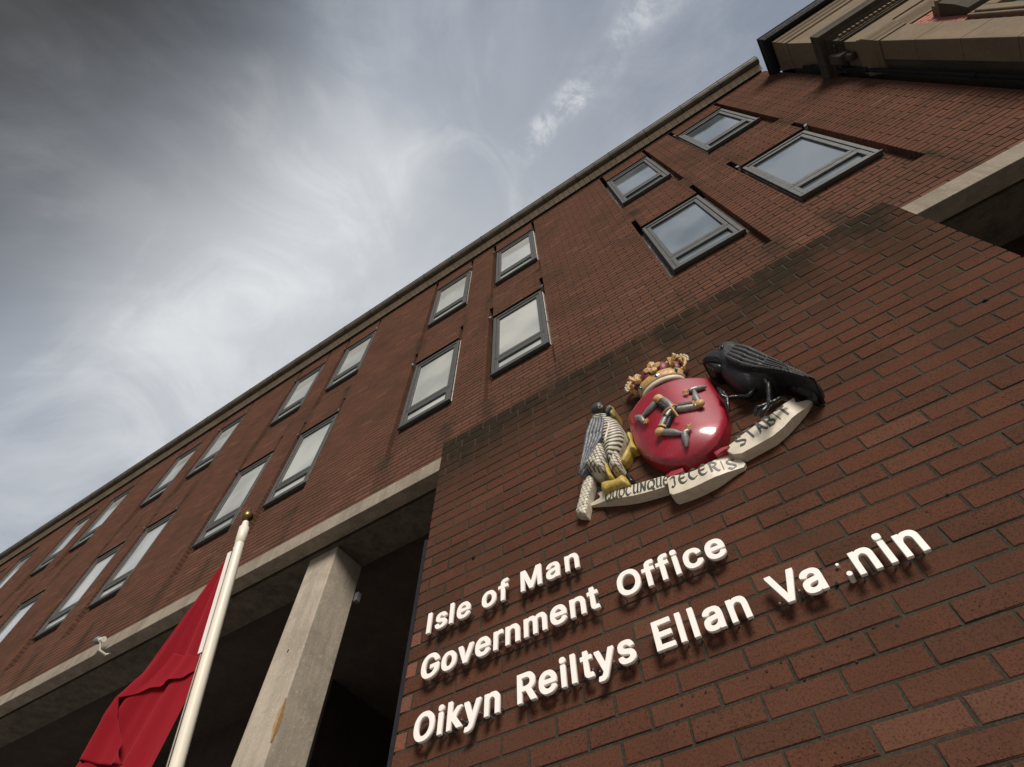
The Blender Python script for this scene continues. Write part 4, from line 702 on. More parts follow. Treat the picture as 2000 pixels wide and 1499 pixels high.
# ------------------------------------------------------------------ carved coat of arms
EM = json.loads(r'''{"falcon":{"body":[[-0.531,2.532],[-0.498,2.517],[-0.463,2.488],[-0.445,2.454],[-0.424,2.41],[-0.411,2.355],[-0.407,2.295],[-0.412,2.251],[-0.426,2.214],[-0.446,2.175],[-0.467,2.151],[-0.486,2.13],[-0.507,2.111],[-0.516,2.135],[-0.522,2.178],[-0.524,2.218],[-0.524,2.272],[-0.535,2.322],[-0.544,2.386],[-0.552,2.46],[-0.55,2.504]],"thigh_near":[[-0.531,2.286],[-0.513,2.253],[-0.517,2.202],[-0.519,2.152],[-0.531,2.11],[-0.547,2.066],[-0.564,2.071],[-0.605,2.108],[-0.638,2.134],[-0.621,2.166],[-0.591,2.196],[-0.562,2.235]],"thigh_far":[[-0.48,2.161],[-0.46,2.173],[-0.457,2.119],[-0.464,2.039],[-0.486,2.041],[-0.513,2.045],[-0.523,2.078],[-0.513,2.115],[-0.493,2.138]],"rump":[[-0.646,2.175],[-0.559,2.105],[-0.551,2.075],[-0.575,2.061],[-0.611,2.087],[-0.636,2.131]],"head":[[-0.531,2.499],[-0.513,2.532],[-0.488,2.546],[-0.464,2.537],[-0.45,2.516],[-0.458,2.486],[-0.468,2.471],[-0.49,2.473],[-0.514,2.477]],"beak_lower":[[-0.464,2.46],[-0.447,2.489],[-0.425,2.504],[-0.41,2.476],[-0.409,2.43],[-0.42,2.394],[-0.437,2.408],[-0.447,2.434]],"beak":[[-0.457,2.43],[-0.438,2.452],[-0.422,2.46],[-0.413,2.452],[-0.421,2.436],[-0.435,2.428],[-0.449,2.413]],"tail":[[-0.646,2.136],[-0.616,2.092],[-0.623,2.049],[-0.643,2.003],[-0.655,1.966],[-0.685,1.877],[-0.706,1.891],[-0.733,1.911],[-0.721,1.945],[-0.702,1.995],[-0.679,2.067],[-0.662,2.11]],"leg_near":[[-0.528,2.116],[-0.52,2.08],[-0.516,2.029],[-0.508,1.989],[-0.529,1.989],[-0.538,2.026],[-0.538,2.068]],"foot_near":[[-0.578,1.993],[-0.559,1.996],[-0.527,1.986],[-0.504,1.974],[-0.484,1.981],[-0.464,1.986],[-0.452,1.962],[-0.448,1.918],[-0.459,1.908],[-0.497,1.922],[-0.545,1.928],[-0.567,1.926],[-0.581,1.956]],"leg_far":[[-0.459,2.116],[-0.429,2.155],[-0.4,2.192],[-0.391,2.212],[-0.404,2.246],[-0.396,2.277],[-0.373,2.275],[-0.37,2.25],[-0.38,2.217],[-0.377,2.182],[-0.369,2.144],[-0.376,2.131],[-0.392,2.139],[-0.402,2.139],[-0.422,2.105],[-0.447,2.079],[-0.462,2.087]],"talon":[[-0.466,2.042],[-0.44,2.012],[-0.432,1.971],[-0.43,1.951],[-0.445,1.958],[-0.46,1.958],[-0.464,2.0]],"talon2":[[-0.602,2.031],[-0.584,1.984],[-0.546,1.979],[-0.565,1.968],[-0.594,1.975],[-0.61,1.996]],"ruff":[[-0.52,2.445],[-0.502,2.446],[-0.476,2.429],[-0.455,2.408],[-0.472,2.395],[-0.494,2.404],[-0.523,2.406],[-0.532,2.425]]},"falcon_wing":[[[-0.538,2.446],[-0.558,2.406],[-0.59,2.336],[-0.607,2.273],[-0.629,2.208],[-0.647,2.144],[-0.66,2.085]],[[-0.475,2.413],[-0.472,2.375],[-0.488,2.322],[-0.509,2.268],[-0.545,2.22],[-0.589,2.167],[-0.646,2.085]]],"falcon_edge":[[-0.457,2.371],[-0.449,2.335],[-0.461,2.294],[-0.479,2.253],[-0.5,2.214],[-0.502,2.226],[-0.485,2.264],[-0.469,2.301],[-0.46,2.336],[-0.464,2.368]],"falcon_eye":[-0.465,2.467],"raven":{"body":[[0.183,2.519],[0.217,2.53],[0.252,2.515],[0.281,2.483],[0.29,2.427],[0.314,2.388],[0.329,2.341],[0.35,2.252],[0.358,2.179],[0.353,2.122],[0.321,2.093],[0.276,2.077],[0.262,2.079],[0.251,2.11],[0.228,2.121],[0.197,2.112],[0.166,2.155],[0.152,2.206],[0.14,2.264],[0.132,2.328],[0.139,2.397],[0.16,2.465]],"thigh":[[0.249,2.163],[0.299,2.115],[0.282,2.072],[0.262,2.048],[0.251,2.064],[0.248,2.103]],"head":[[0.177,2.467],[0.209,2.488],[0.245,2.474],[0.272,2.441],[0.285,2.383],[0.277,2.33],[0.244,2.288],[0.204,2.27],[0.171,2.295],[0.15,2.332],[0.149,2.385]],"beak":[[0.085,2.44],[0.106,2.457],[0.126,2.471],[0.148,2.469],[0.171,2.456],[0.196,2.439],[0.203,2.409],[0.186,2.374],[0.166,2.352],[0.147,2.37],[0.136,2.393],[0.113,2.418]],"beak_lower":[[0.089,2.444],[0.117,2.428],[0.139,2.401],[0.163,2.37],[0.159,2.332],[0.134,2.335],[0.109,2.348],[0.097,2.394]],"tail":[[0.325,2.21],[0.38,2.156],[0.412,2.058],[0.436,1.987],[0.432,1.962],[0.415,1.937],[0.384,1.912],[0.376,1.944],[0.347,1.998],[0.327,2.051],[0.297,2.144]]},"raven_wing":[[[0.26,2.377],[0.296,2.316],[0.318,2.247],[0.346,2.154],[0.371,2.064],[0.397,1.978],[0.413,1.915]],[[0.18,2.322],[0.197,2.263],[0.221,2.207],[0.248,2.164],[0.297,2.102],[0.349,2.031],[0.403,1.917]]],"raven_eye":[0.2,2.426],"raven_legs":[[[0.272,2.081,0.09],[0.25,2.016,0.1],[0.223,1.927,0.12]],[[0.223,1.927,0.12],[0.195,1.918,0.13],[0.169,1.918,0.13],[0.148,1.888,0.12]],[[0.223,1.927,0.12],[0.2,1.888,0.14],[0.176,1.871,0.14],[0.164,1.856,0.13]],[[0.223,1.927,0.12],[0.25,1.936,0.11],[0.274,1.951,0.1],[0.293,1.945,0.08]],[[0.219,2.136,0.06],[0.179,2.106,0.06],[0.138,2.135,0.06],[0.097,2.134,0.08]],[[0.097,2.134,0.08],[0.094,2.184,0.08],[0.085,2.23,0.08]],[[0.097,2.134,0.08],[0.083,2.085,0.08],[0.073,2.051,0.07]],[[0.097,2.134,0.08],[0.083,2.151,0.09],[0.088,2.191,0.09]]],"shield":[[-0.367,2.415],[0.08,2.404],[0.074,2.32],[0.075,2.245],[0.076,2.166],[0.065,2.074],[0.037,1.999],[0.01,1.948],[-0.03,1.901],[-0.08,1.876],[-0.14,1.867],[-0.195,1.871],[-0.239,1.891],[-0.287,1.934],[-0.33,2.004],[-0.366,2.101],[-0.378,2.197],[-0.378,2.309]],"sh_c":[-0.149,0.229,1.867,2.415],"legs":[{"c":[-0.137,2.158,0.142],"knee":[-0.019,2.129,0.116],"ank":[-0.014,2.258,0.114],"heel":[-0.034,2.252,0.122],"toe":[0.044,2.274,0.085],"spur":[-0.05,2.249,0.127]},{"c":[-0.137,2.158,0.142],"knee":[-0.175,2.277,0.141],"ank":[-0.29,2.247,0.112],"heel":[-0.285,2.206,0.114],"toe":[-0.319,2.296,0.098],"spur":[-0.273,2.195,0.119]},{"c":[-0.137,2.158,0.142],"knee":[-0.227,2.053,0.133],"ank":[-0.132,1.968,0.139],"heel":[-0.112,1.974,0.138],"toe":[-0.15,1.909,0.119],"spur":[-0.105,1.993,0.139]}],"straps":[[[-0.135,2.129,0.164],[-0.186,2.133,0.162]],[[-0.135,2.129,0.164],[-0.112,2.152,0.162]],[[-0.135,2.129,0.164],[-0.127,2.075,0.163]]],"crown":{"l":[-0.318,2.622],"r":[0.018,2.542],"band_l":[-0.246,2.476],"band_r":[-0.035,2.461],"band_c":[-0.103,2.336],"jc":[-0.071,2.344],"jb":[-0.137,2.379],"jg":[-0.211,2.464],"cap1":[-0.048,2.52],"cap2":[-0.225,2.627],"cross":[-0.145,2.635],"fl":[-0.057,2.415],"fl2":[-0.221,2.545],"x1":[-0.14,2.473]},"scroll_left":[[-0.62,2.001],[-0.546,1.948],[-0.46,1.914],[-0.36,1.891],[-0.279,1.873],[-0.285,1.81],[-0.376,1.826],[-0.473,1.853],[-0.58,1.904],[-0.685,1.958],[-0.644,1.961],[-0.597,1.945]],"scroll_right":[[-0.023,1.868],[0.034,1.885],[0.072,1.902],[0.176,1.929],[0.246,1.947],[0.312,1.981],[0.328,1.997],[0.315,1.954],[0.352,1.963],[0.393,1.968],[0.389,1.956],[0.32,1.895],[0.191,1.82],[0.097,1.809],[0.009,1.801]],"scroll_mid":[[-0.283,1.853],[-0.207,1.82],[-0.145,1.813],[-0.077,1.833],[-0.03,1.858],[0.012,1.884],[0.019,1.849],[0.016,1.811],[0.026,1.764],[-0.034,1.758],[-0.105,1.735],[-0.183,1.73],[-0.245,1.734],[-0.296,1.743],[-0.289,1.793]],"fold_left":[[-0.284,1.857],[-0.259,1.869],[-0.207,1.859],[-0.206,1.839],[-0.237,1.839],[-0.272,1.845]],"fold_right":[[-0.063,1.863],[-0.032,1.869],[0.003,1.862],[-0.01,1.853],[-0.04,1.848],[-0.061,1.842]],"motto":[["QUOCUNQUE",[-0.58,1.894],[-0.285,1.817],[-0.581,1.948]],["JECERIS",[-0.277,1.778],[-0.01,1.766],[-0.267,1.834]],["STABIT",[0.041,1.838],[0.282,1.893],[0.042,1.899]]]}''')
def inside(p, poly):
    x, y = p; c = False; n = len(poly)
    for i in range(n):
        x1, y1 = poly[i]; x2, y2 = poly[(i+1) % n]
        if (y1 > y) != (y2 > y) and x < (x2-x1)*(y-y1)/(y2-y1)+x1: c = not c
    return c
def segd(p, poly):
    best = 9; n = len(poly); px, py = p
    for i in range(n):
        ax, ay = poly[i]; bx, by = poly[(i+1) % n]; dx, dy = bx-ax, by-ay; L2 = dx*dx+dy*dy or 1e-12
        t = max(0, min(1, ((px-ax)*dx+(py-ay)*dy)/L2)); d = math.hypot(px-ax-t*dx, py-ay-t*dy)
        if d < best: best = d
    return best
def round_poly(poly, it=2, keep=()):
    for _ in range(it):
        out = []
        for i in range(len(poly)):
            a, b = poly[i], poly[(i+1) % len(poly)]
            out += [(a[0]*.75+b[0]*.25, a[1]*.75+b[1]*.25), (a[0]*.25+b[0]*.75, a[1]*.25+b[1]*.75)]
        poly = out
    return poly
def relief(name, poly, off, h, dm, mat, parent, res=.006, back=None, rnd=1, mod=None, paint=None, height=None, label=None):
    """a carving: the outline at `off` in front of the wall, swelling by h, with sides back to the wall"""
    poly = [tuple(p) for p in poly]
    if rnd: poly = round_poly(poly, rnd)
    xs = [p[0] for p in poly]; zs = [p[1] for p in poly]
    bd = []
    for i in range(len(poly)):
        a, b = poly[i], poly[(i+1) % len(poly)]; n = max(1, int(math.hypot(b[0]-a[0], b[1]-a[1])/res))
        bd += [(a[0]+(b[0]-a[0])*j/n, a[1]+(b[1]-a[1])*j/n) for j in range(n)]
    nb = len(bd); pts = list(bd); dist = [0.0]*nb
    rr = random.Random(5); x = min(xs)+res*.5; k = 0
    while x < max(xs):
        z = min(zs) + (res*.5 if k % 2 else 0)
        while z < max(zs):
            p = (x+rr.uniform(-.1, .1)*res, z+rr.uniform(-.1, .1)*res)
            if inside(p, poly):
                d = segd(p, poly)
                if d > res*.45: pts.append(p); dist.append(d)
            z += res
        x += res; k += 1
    r = delaunay_2d_cdt([Vector(p) for p in pts], [(i, (i+1) % nb) for i in range(nb)], [], 1, 1e-7)
    vo, fo, orig = r[0], r[2], r[3]
    V = []; D_ = []; P_ = []
    for v, og in zip(vo, orig):
        d = dist[og[0]] if og else segd(v, poly)
        t = min(1, d/dm); hh = h*math.sqrt(max(0, 1-(1-t)**2))
        o_ = (height(v.x, v.y) if height else off) + hh
        if mod: o_ += mod(v.x, v.y, d)*min(1, d/.004)
        V.append((v.x, YB-o_, H+v.y)); D_.append(d); P_.append(paint(v.x, v.y, d) if paint else 0.0)
    b = MB(); b.add(V, [tuple(f) for f in fo], 0, True)
    # sides
    bk = .002 if back is None else back
    idx = {}
    for i, og in enumerate(orig):
        for o0 in og:
            if o0 < nb: idx[o0] = i
    n0 = len(V); base = [(vo[idx[i]].x, YB-bk, H+vo[idx[i]].y) for i in range(nb) if i in idx]; ids = [idx[i] for i in range(nb) if i in idx]
    m_ = len(ids); front = [V[i] for i in ids]
    b.add(front+base, [(i, (i+1) % m_, m_+(i+1) % m_, m_+i) for i in range(m_)], 0, False)
    b.add(base, [tuple(range(m_))], 0, False)
    org = tuple(sum(v[i] for v in V)/len(V) for i in range(3))
    me = b.mesh(name, mat, org)
    at = me.attributes.new('paint', 'FLOAT', 'POINT'); vals = [0.0]*len(me.vertices)
    for i, p in enumerate(P_): vals[i] = p
    for j, i in enumerate(ids): vals[n0+j] = P_[i]*.3
    if len(at.data) == len(vals): at.data.foreach_set('value', vals)
    bm = bmesh.new(); bm.from_mesh(me); bmesh.ops.recalc_face_normals(bm, faces=bm.faces); bm.to_mesh(me); bm.free()
    o = place(bpy.data.objects.new(name, me), parent, org)
    if label: o['label'] = label
    return o
def resample(P, n):
    P = smooth_pts([(p[0], p[1], 0) for p in P], 6); L_ = [0]
    for a, b in zip(P[:-1], P[1:]): L_.append(L_[-1]+(b-a).length)
    out = []; j = 0
    for i in range(n):
        s = L_[-1]*i/(n-1)
        while j < len(P)-2 and L_[j+1] < s: j += 1
        t = (s-L_[j])/max(1e-9, L_[j+1]-L_[j]); q = P[j].lerp(P[j+1], min(1, t)); out.append((q.x, q.y))
    return out
def feathers(LC, RC, rows, n, off, h, mat, parent, name='feather', res=.006, lift=.004):
    """overlapping long feathers laid between two edge curves; rows = [(start, end)] along their length"""
    A = resample(LC, 25); B_ = resample(RC, 25)
    at = lambda C_, t: C_[min(24, max(0, int(round(t*24))))]
    for ri, (s0, s1, nn) in enumerate(rows):
        for i in range(nn):
            f0 = i/nn; f1 = min(1, (i+1.12)/nn); e = s1 - (0.10*(i/nn) if s1 > .9 else .02*(i % 2))
            m_ = 9; l1 = []; l2 = []
            for j in range(m_):
                t = s0 + (e-s0)*j/(m_-1); a, c = at(A, t), at(B_, t); w = 1 - (.55*((j/(m_-1)) ** 4)); fm = (f0+f1)/2; g0 = fm-(fm-f0)*w; g1 = fm+(f1-fm)*w
                l1.append((a[0]+(c[0]-a[0])*g0, a[1]+(c[1]-a[1])*g0)); l2.append((a[0]+(c[0]-a[0])*g1, a[1]+(c[1]-a[1])*g1))
            poly = l1 + l2[::-1]; wd = max(.004, math.hypot(l1[2][0]-l2[2][0], l1[2][1]-l2[2][1]))
            relief(name, poly, off + (len(rows)-ri)*lift + (i % 2)*.0015, h, wd*.5, mat, parent, res=max(.004, wd*.3), rnd=1)

# --- shield
def shield():
    cx, hw, zmin, zmax = EM['sh_c']
    root = empty('heraldic_shield', (cx, YB, H+zmin), 'glossy red shield bearing three armoured legs joined at the thigh', 'shield')
    def dome(x, z):
        u = min(1, abs(x-cx)/hw); t = max(0, (2.0-z)/.17); return .030 + .080*(1-u*u)*(1-min(1, t)**2)
    relief('shield_plate', EM['shield'], 0, .018, .020, M['shield'], root, res=.009, rnd=1, height=dome)
    for lg in EM['legs']:
        P = {k: Vector((v[0], YB-v[2], H+v[1])) for k, v in lg.items()}
        up = Vector((0, -1, 0)); side = lambda a, b: (b-a).cross(up).normalized()
        c, kn, an, he, to, sp = (P[k] for k in ('c', 'knee', 'ank', 'heel', 'toe', 'spur'))
        dlt = side(c, kn); sgn = 1 if (an-kn).dot(dlt) > 0 else -1
        b = MB(); o0 = -sgn*.010*dlt
        b.tube(smooth_pts([c+o0*.3, c.lerp(kn, .35)+o0, c.lerp(kn, .75)+o0, kn+o0*.4], 4), [.0120+.0055*math.sin(math.pi*i/12) for i in range(13)], 12)
        d2 = side(kn, an); s2 = 1 if (to-an).dot(d2) > 0 else -1
        mid = kn.lerp(an, .4)
        b.tube(smooth_pts([kn, mid-d2*s2*.004, kn.lerp(an, .8), an], 4), [.0125+.0045*math.sin(math.pi*min(1, i/8))-.0065*max(0, (i-5)/7) for i in range(13)], 12)
        leg = b.build('armoured_leg', M['steel'], root)
        b = MB(); oo = sgn*.014*dlt
        for i in range(9):
            q = c.lerp(kn, .14+.085*i); b.tube([q+oo*1.0-(kn-c).normalized()*.0065, q+oo*1.0+(kn-c).normalized()*.0065], [.0128, .0128], 10)
            b.tube([q+oo-(kn-c).normalized()*.002, q+oo+(kn-c).normalized()*.002], [.0142, .0142], 10)
        b.build('mail_panel', M['mail'], leg)
        b = MB(); b.ell(kn+Vector((0, -.008, 0)), (.025, .016, .023)); b.tube([kn.lerp(c, .17), kn.lerp(c, .25)], [.026, .022], 12); b.build('knee_cap', M['gold'], leg)
        b = MB(); pts = smooth_pts([he, an, an.lerp(to, .5), to], 4); n = len(pts)
        b.tube(pts, [.010+.005*math.sin(math.pi*i/(n-1)) - .0055*max(0, (i-n*.6)/(n*.4)) for i in range(n)], 10)
        for i in range(4):
            q = an.lerp(to, .2+.2*i); b.tube([q, q+(to-an).normalized()*.003], [.0145-.0018*i]*2, 10)
        b.build('armoured_foot', M['steel'], leg)
        b = MB(); ax = Vector((0, -1, 0)); n = 8; c0 = sp+Vector((0, -.004, 0)); ring = []
        for k in range(2*n):
            R_ = .022 if k % 2 == 0 else .010; th = math.pi*k/n; ring.append(Vector((R_*math.cos(th), 0, R_*math.sin(th))))
        vs = [c0+v+ax*.0 for v in ring] + [c0+ax*.006, c0-ax*.006]
        b.add(vs, [(k, (k+1) % (2*n), 2*n) for k in range(2*n)] + [((k+1) % (2*n), k, 2*n+1) for k in range(2*n)])
        b.tube([he, sp], .0035, 8); b.build('spur', M['gold'], leg)
    for st in EM['straps']:
        a, c = [Vector((v[0], YB-v[2], H+v[1])) for v in st]
        b = MB(); b.tube(smooth_pts([a+Vector((0, -.012, 0)), a.lerp(c, .5)+Vector((0, -.010, 0)), c+Vector((0, .008, 0))], 4), .0058, 8); b.build('strap', M['gold'], root)
    return root
shield()

# --- crown
def crown():
    cx, cz, d0 = -.142, 2.468, .055; DF = .62
    root = empty('crown', (cx, YB, H+cz), 'gold crown with green and blue jewels and a crimson cap above the red shield', 'crown')
    P = lambda th, R_, z, dd=0: Vector((cx - R_*math.cos(th), YB-(d0-.02) - (R_*math.sin(th))*DF - dd, H+z))
    def ring(name, rows, mat, n=40, a0=0.0, a1=math.pi):
        b = MB(); m_ = len(rows); vs = [P(a0+(a1-a0)*i/n, R_, z) for i in range(n+1) for R_, z in rows]
        b.add(vs, [(i*m_+j, i*m_+(j+1) % m_, (i+1)*m_+(j+1) % m_, (i+1)*m_+j) for i in range(n) for j in range(m_)], 0, True)
        return b.build(name, mat, root)
    ring('ermine_ring', [(.080, 2.472), (.094, 2.461), (.108, 2.462), (.119, 2.470), (.119, 2.484), (.106, 2.490), (.082, 2.490)], M['ivory'])
    bn = ring('gold_band', [(.102, 2.489), (.116, 2.487), (.126, 2.500), (.129, 2.520), (.134, 2.540), (.120, 2.542), (.105, 2.52)], M['gold'])
    ring('inner_lining', [(.079, 2.474), (.070, 2.56), (.090, 2.56), (.100, 2.50)], M['crimson'])
    for i, (deg, mt, w) in enumerate(((92, 'blue', .018), (42, 'green', .017), (140, 'green', .017), (10, 'blue', .014), (170, 'blue', .014))):
        th = math.radians(deg); b = MB(); c = P(th, .128, 2.512)
        rot = Matrix.Rotation(-(th-math.pi/2), 3, 'Z')
        if mt == 'blue': b.add([c+rot@Vector(v) for v in ((-w, 0, 0), (0, -.004, -.013), (w, 0, 0), (0, -.004, .013), (0, -.009, 0), (0, .01, 0))], [(0,1,4),(1,2,4),(2,3,4),(3,0,4),(1,0,5),(2,1,5),(3,2,5),(0,3,5)])
        else: b.ell(c, (w, .008, .012), rot=rot)
        b.build('jewel', M[mt], root)
    # crosses and lilies standing on the band
    def petal(b, th, R_, z, dx, dz, w, l):
        """leaf from (th,z) pointing (dx,dz)"""
        rot = Matrix.Rotation(-(th-math.pi/2), 3, 'Z'); c = P(th, R_, z); u = Vector((dx, 0, dz)).normalized(); v = Vector((-u.z, 0, u.x))
        pts = [(0, .25*w), (.45*l, w), (.8*l, w*.95), (l, .35*w)]; f = []
        vs = [c+rot@(u*a+v*s_*ww+Vector((0, -.005, 0))) for a, ww in pts for s_ in (-1, 1)]
        vs += [c+rot@(u*a+Vector((0, -.013, 0))) for a, ww in pts] + [c+rot@(u*a+v*s_*ww+Vector((0, .004, 0))) for a, ww in pts for s_ in (-1, 1)]
        for i in range(3):
            f += [(2*i, 2*i+2, 9+i, 8+i), (2*i+1, 8+i, 9+i, 2*i+3), (12+2*i, 2*i, 2*i+2, 14+2*i), (13+2*i, 2*i+1, 2*i+3, 15+2*i)]
        f += [(6, 18, 19, 7, 11), (0, 8, 1, 13, 12)]
        b.add(vs, f)
    for deg in (90, 8, 172):
        th = math.radians(deg); b = MB(); z = 2.582
        for dx, dz in ((0, 1), (0, -1), (1, 0), (-1, 0)): petal(b, th, .144, z, dx, dz, .021, .048)
        b.ell(P(th, .140, z, .008), (.008, .008, .008)); b.build('cross', M['gold'], root)
    for deg in (47, 133):
        th = math.radians(deg); b = MB(); z = 2.548
        petal(b, th, .142, z, 0, 1, .016, .082); petal(b, th, .142, z+.006, .85, .62, .015, .062); petal(b, th, .142, z+.006, -.85, .62, .015, .062)
        petal(b, th, .138, z, .9, -.1, .006, .026); petal(b, th, .138, z, -.9, -.1, .006, .026)
        b.build('lily', M['gold'], root)
    for deg in (25, 68, 112, 155):
        th = math.radians(deg); b = MB(); c = P(th, .108, 2.580); b.ell(c, (.038, .026, .048)); b.build('cap', M['crimson'], root)
    # arches with pearls
    for s_ in (-1, 1):
        pts = [(.125, 2.545), (.158, 2.585), (.166, 2.625), (.140, 2.660), (.090, 2.668), (.045, 2.650), (.01, 2.630)]
        c3 = smooth_pts([(cx+s_*r_, YB-.055, H+z) for r_, z in pts], 5); b = MB(); b.tube(c3, .011, 10); ar = b.build('arch', M['gold'], root)
        for i in range(8):
            q = c3[6+i*2]; n_ = (q-Vector((cx+s_*.08, YB-.055, H+2.60))).normalized(); b = MB(); b.ell(q+n_*.014+Vector((0, -.004, 0)), (.0085, .0085, .0085), 10, 6); b.build('pearl', M['ivory'], ar)
    b = MB(); b.ell((cx, YB-.06, H+2.640), (.017, .017, .017)); b.tube([(cx-.02, YB-.06, H+2.640), (cx+.02, YB-.06, H+2.640)], .0195, 12); b.build('orb', M['gold'], root)
    b = MB(); b.box(cx-.005, cx+.005, YB-.066, YB-.054, H+2.655, H+2.700); b.box(cx-.020, cx+.020, YB-.067, YB-.053, H+2.672, H+2.684); bevel(b.build('top_cross', M['ivory'], root), .003, 2)
crown()

# --- falcon
def falcon():
    E = EM['falcon']; xs = [p[0] for p in E['body']]
    root = empty('falcon_statue', (-.5, YB, H+1.86), 'carved falcon with barred white breast, slate wing and yellow legs beside the shield', 'statue')
    head = Vector(E['body'][2]); foot = Vector(E['body'][12])
    ax = (foot-head).normalized(); pr = Vector((-ax.y, ax.x))
    def bars(x, z, d):
        v = Vector((x, z))-head; s = v.dot(ax) + 9.0*(v.dot(pr)-.02)**2; return .5+.5*math.sin(s*2*math.pi/.0215)
    relief('breast', E['body'],   .05, .058, .06, M['barred'], root, res=.0045, rnd=2, paint=lambda x, z, d: max(0, bars(x, z, d)-.12)*1.3 if (Vector((x, z))-head).dot(ax) > .03 else 0, mod=lambda x, z, d: -.003*bars(x, z, d))
    def chk(x, z, d):
        a = math.sin((x*.95+z*.12)*2*math.pi/.0165); c = math.sin((z*.97-x*.1)*2*math.pi/.0185); return max(0, max(a*.5+.5, c*.5+.5)-.35)*1.1
    for k in ('thigh_near', 'thigh_far'):
        relief('thigh', E[k], .04 if k == 'thigh_far' else .055, .055, .035, M['barred'], root, res=.0042, rnd=1, paint=chk, mod=lambda x, z, d: -.0025*chk(x, z, d))
    relief('rump', E['rump'], .03, .03, .03, M['ivory'], root, res=.008)
    relief('tail', E['tail'], .045, .012, .02, M['barred'], root, res=.0045, rnd=0, paint=lambda x, z, d: max(0, max(.5+.5*math.sin((z-.1*x)*2*math.pi/.0165), .5+.5*math.sin((x+.25*z)*2*math.pi/.017))-.42)*1.1)
    hd = relief('head', E['head'], .105, .03, .03, M['slated'], root, res=.005, rnd=2)
    ex, ez = EM['falcon_eye']; b = MB(); b.ell((ex, YB-.134, H+ez), (.009, .007, .009)); b.build('eye', M['black'], hd)
    b = MB(); b.tube([(ex+.0105*math.cos(t*math.pi/6), YB-.134, H+ez+.0105*math.sin(t*math.pi/6)) for t in range(13)], .0022, 6); b.build('eye_ring', M['yellow'], hd)
    relief('collar', E['ruff'], .075, .035, .03, M['ivory'], root, res=.006, rnd=2)
    bk = relief('beak', E['beak_lower'], .085, .022, .02, M['beak'], root, res=.005, rnd=1)
    relief('beak_hook', E['beak'], .112, .012, .012, M['slated'], bk, res=.005, rnd=1)
    wg = relief('wing', [tuple(p) for p in EM['falcon_wing'][0]] + [tuple(p) for p in EM['falcon_wing'][1]][::-1], .09, .012, .02, M['slate'], root, res=.008, rnd=1)
    feathers(EM['falcon_wing'][0], EM['falcon_wing'][1], [(0.02, .36, 5), (.30, .66, 5), (.55, 1.0, 4)], 5, .098, .007, M['slate'], wg, res=.005)
    relief('wing_edge', EM['falcon_edge'], .10, .018, .008, M['ivory'], wg, res=.005, rnd=1)
    lg = relief('leg', E['leg_near'], .07, .02, .014, M['yellow'], root, res=.005, rnd=1)
    relief('foot', E['foot_near'], .06, .026, .03, M['yellow'], lg, res=.006, rnd=1)
    relief('leg', E['leg_far'], .035, .025, .014, M['yellow'], root, res=.005, rnd=1)
    relief('talon', E['talon'], .02, .02, .02, M['black'], root, res=.006); relief('talon', E['talon2'], .03, .03, .02, M['black'], root, res=.006)
falcon()

# --- raven
def raven():
    E = EM['raven']
    root = empty('raven_statue', (.2, YB, H+1.86), 'glossy black carved raven standing on the right end of the motto ribbon', 'statue')
    sc_ = lambda x, z, d: .0022*noise.noise((x*180, z*180, 0))
    relief('body', E['body'], .06, .065, .06, M['blackm'], root, res=.0055, rnd=2, mod=sc_)
    relief('thigh', E['thigh'], .07, .05, .04, M['blackm'], root, res=.006, rnd=2, mod=sc_)
    relief('head', E['head'], .085, .055, .045, M['blackm'], root, res=.006, rnd=2, mod=sc_)
    relief('tail', E['tail'], .04, .03, .03, M['black'], root, res=.007, rnd=0, mod=lambda x, z, d: .003*math.sin((x*.5+z)*260))
    relief('beak', E['beak'], .10, .026, .02, M['black'], root, res=.005, rnd=0)
    relief('lower_beak', E['beak_lower'], .08, .026, .02, M['black'], root, res=.005, rnd=0)
    ex, ez = EM['raven_eye']; b = MB(); b.ell((ex, YB-.142, H+ez), (.009, .006, .009)); b.tube([(ex+.013*math.cos(t*math.pi/6), YB-.138, H+ez+.010*math.sin(t*math.pi/6)) for t in range(13)], .0022, 6); b.build('eye', M['black'], root)
    wg = relief('wing', EM['raven_wing'][0] + EM['raven_wing'][1][::-1], .135, .012, .02, M['blackm'], root, res=.008, rnd=1)
    feathers(EM['raven_wing'][0], EM['raven_wing'][1], [(0.0, .26, 5), (.2, .46, 5), (.40, 1.0, 6)], 5, .142, .006, M['blackm'], wg, res=.005)
    L_ = EM['raven_legs']; r0 = [[.016, .011, .010], [.011, .010, .011, .006], [.011, .010, .011, .006], [.011, .010, .008, .005], [.018, .011, .009, .009], [.010, .010, .005], [.010, .010, .005], [.010, .009, .005]]
    def tb(b, i):
        pts = smooth_pts([(x, YB-o, H+z) for x, z, o in L_[i]], 4); rs = []; r_ = r0[i]; n = len(pts)
        for j in range(n):
            t = j/(n-1)*(len(r_)-1); a = int(min(len(r_)-2, t)); rs.append((r_[a]+(r_[a+1]-r_[a])*(t-a))*(1+.12*math.sin(j*2.1)))
        b.tube(pts, rs, 10)
    b = MB(); tb(b, 0); l1 = b.build('leg', M['black'], root)
    b = MB(); [tb(b, i) for i in (1, 2, 3)]; b.build('foot', M['black'], l1)
    b = MB(); tb(b, 4); l2 = b.build('leg', M['black'], root)
    b = MB(); [tb(b, i) for i in (5, 6, 7)]; b.build('foot', M['black'], l2)
raven()

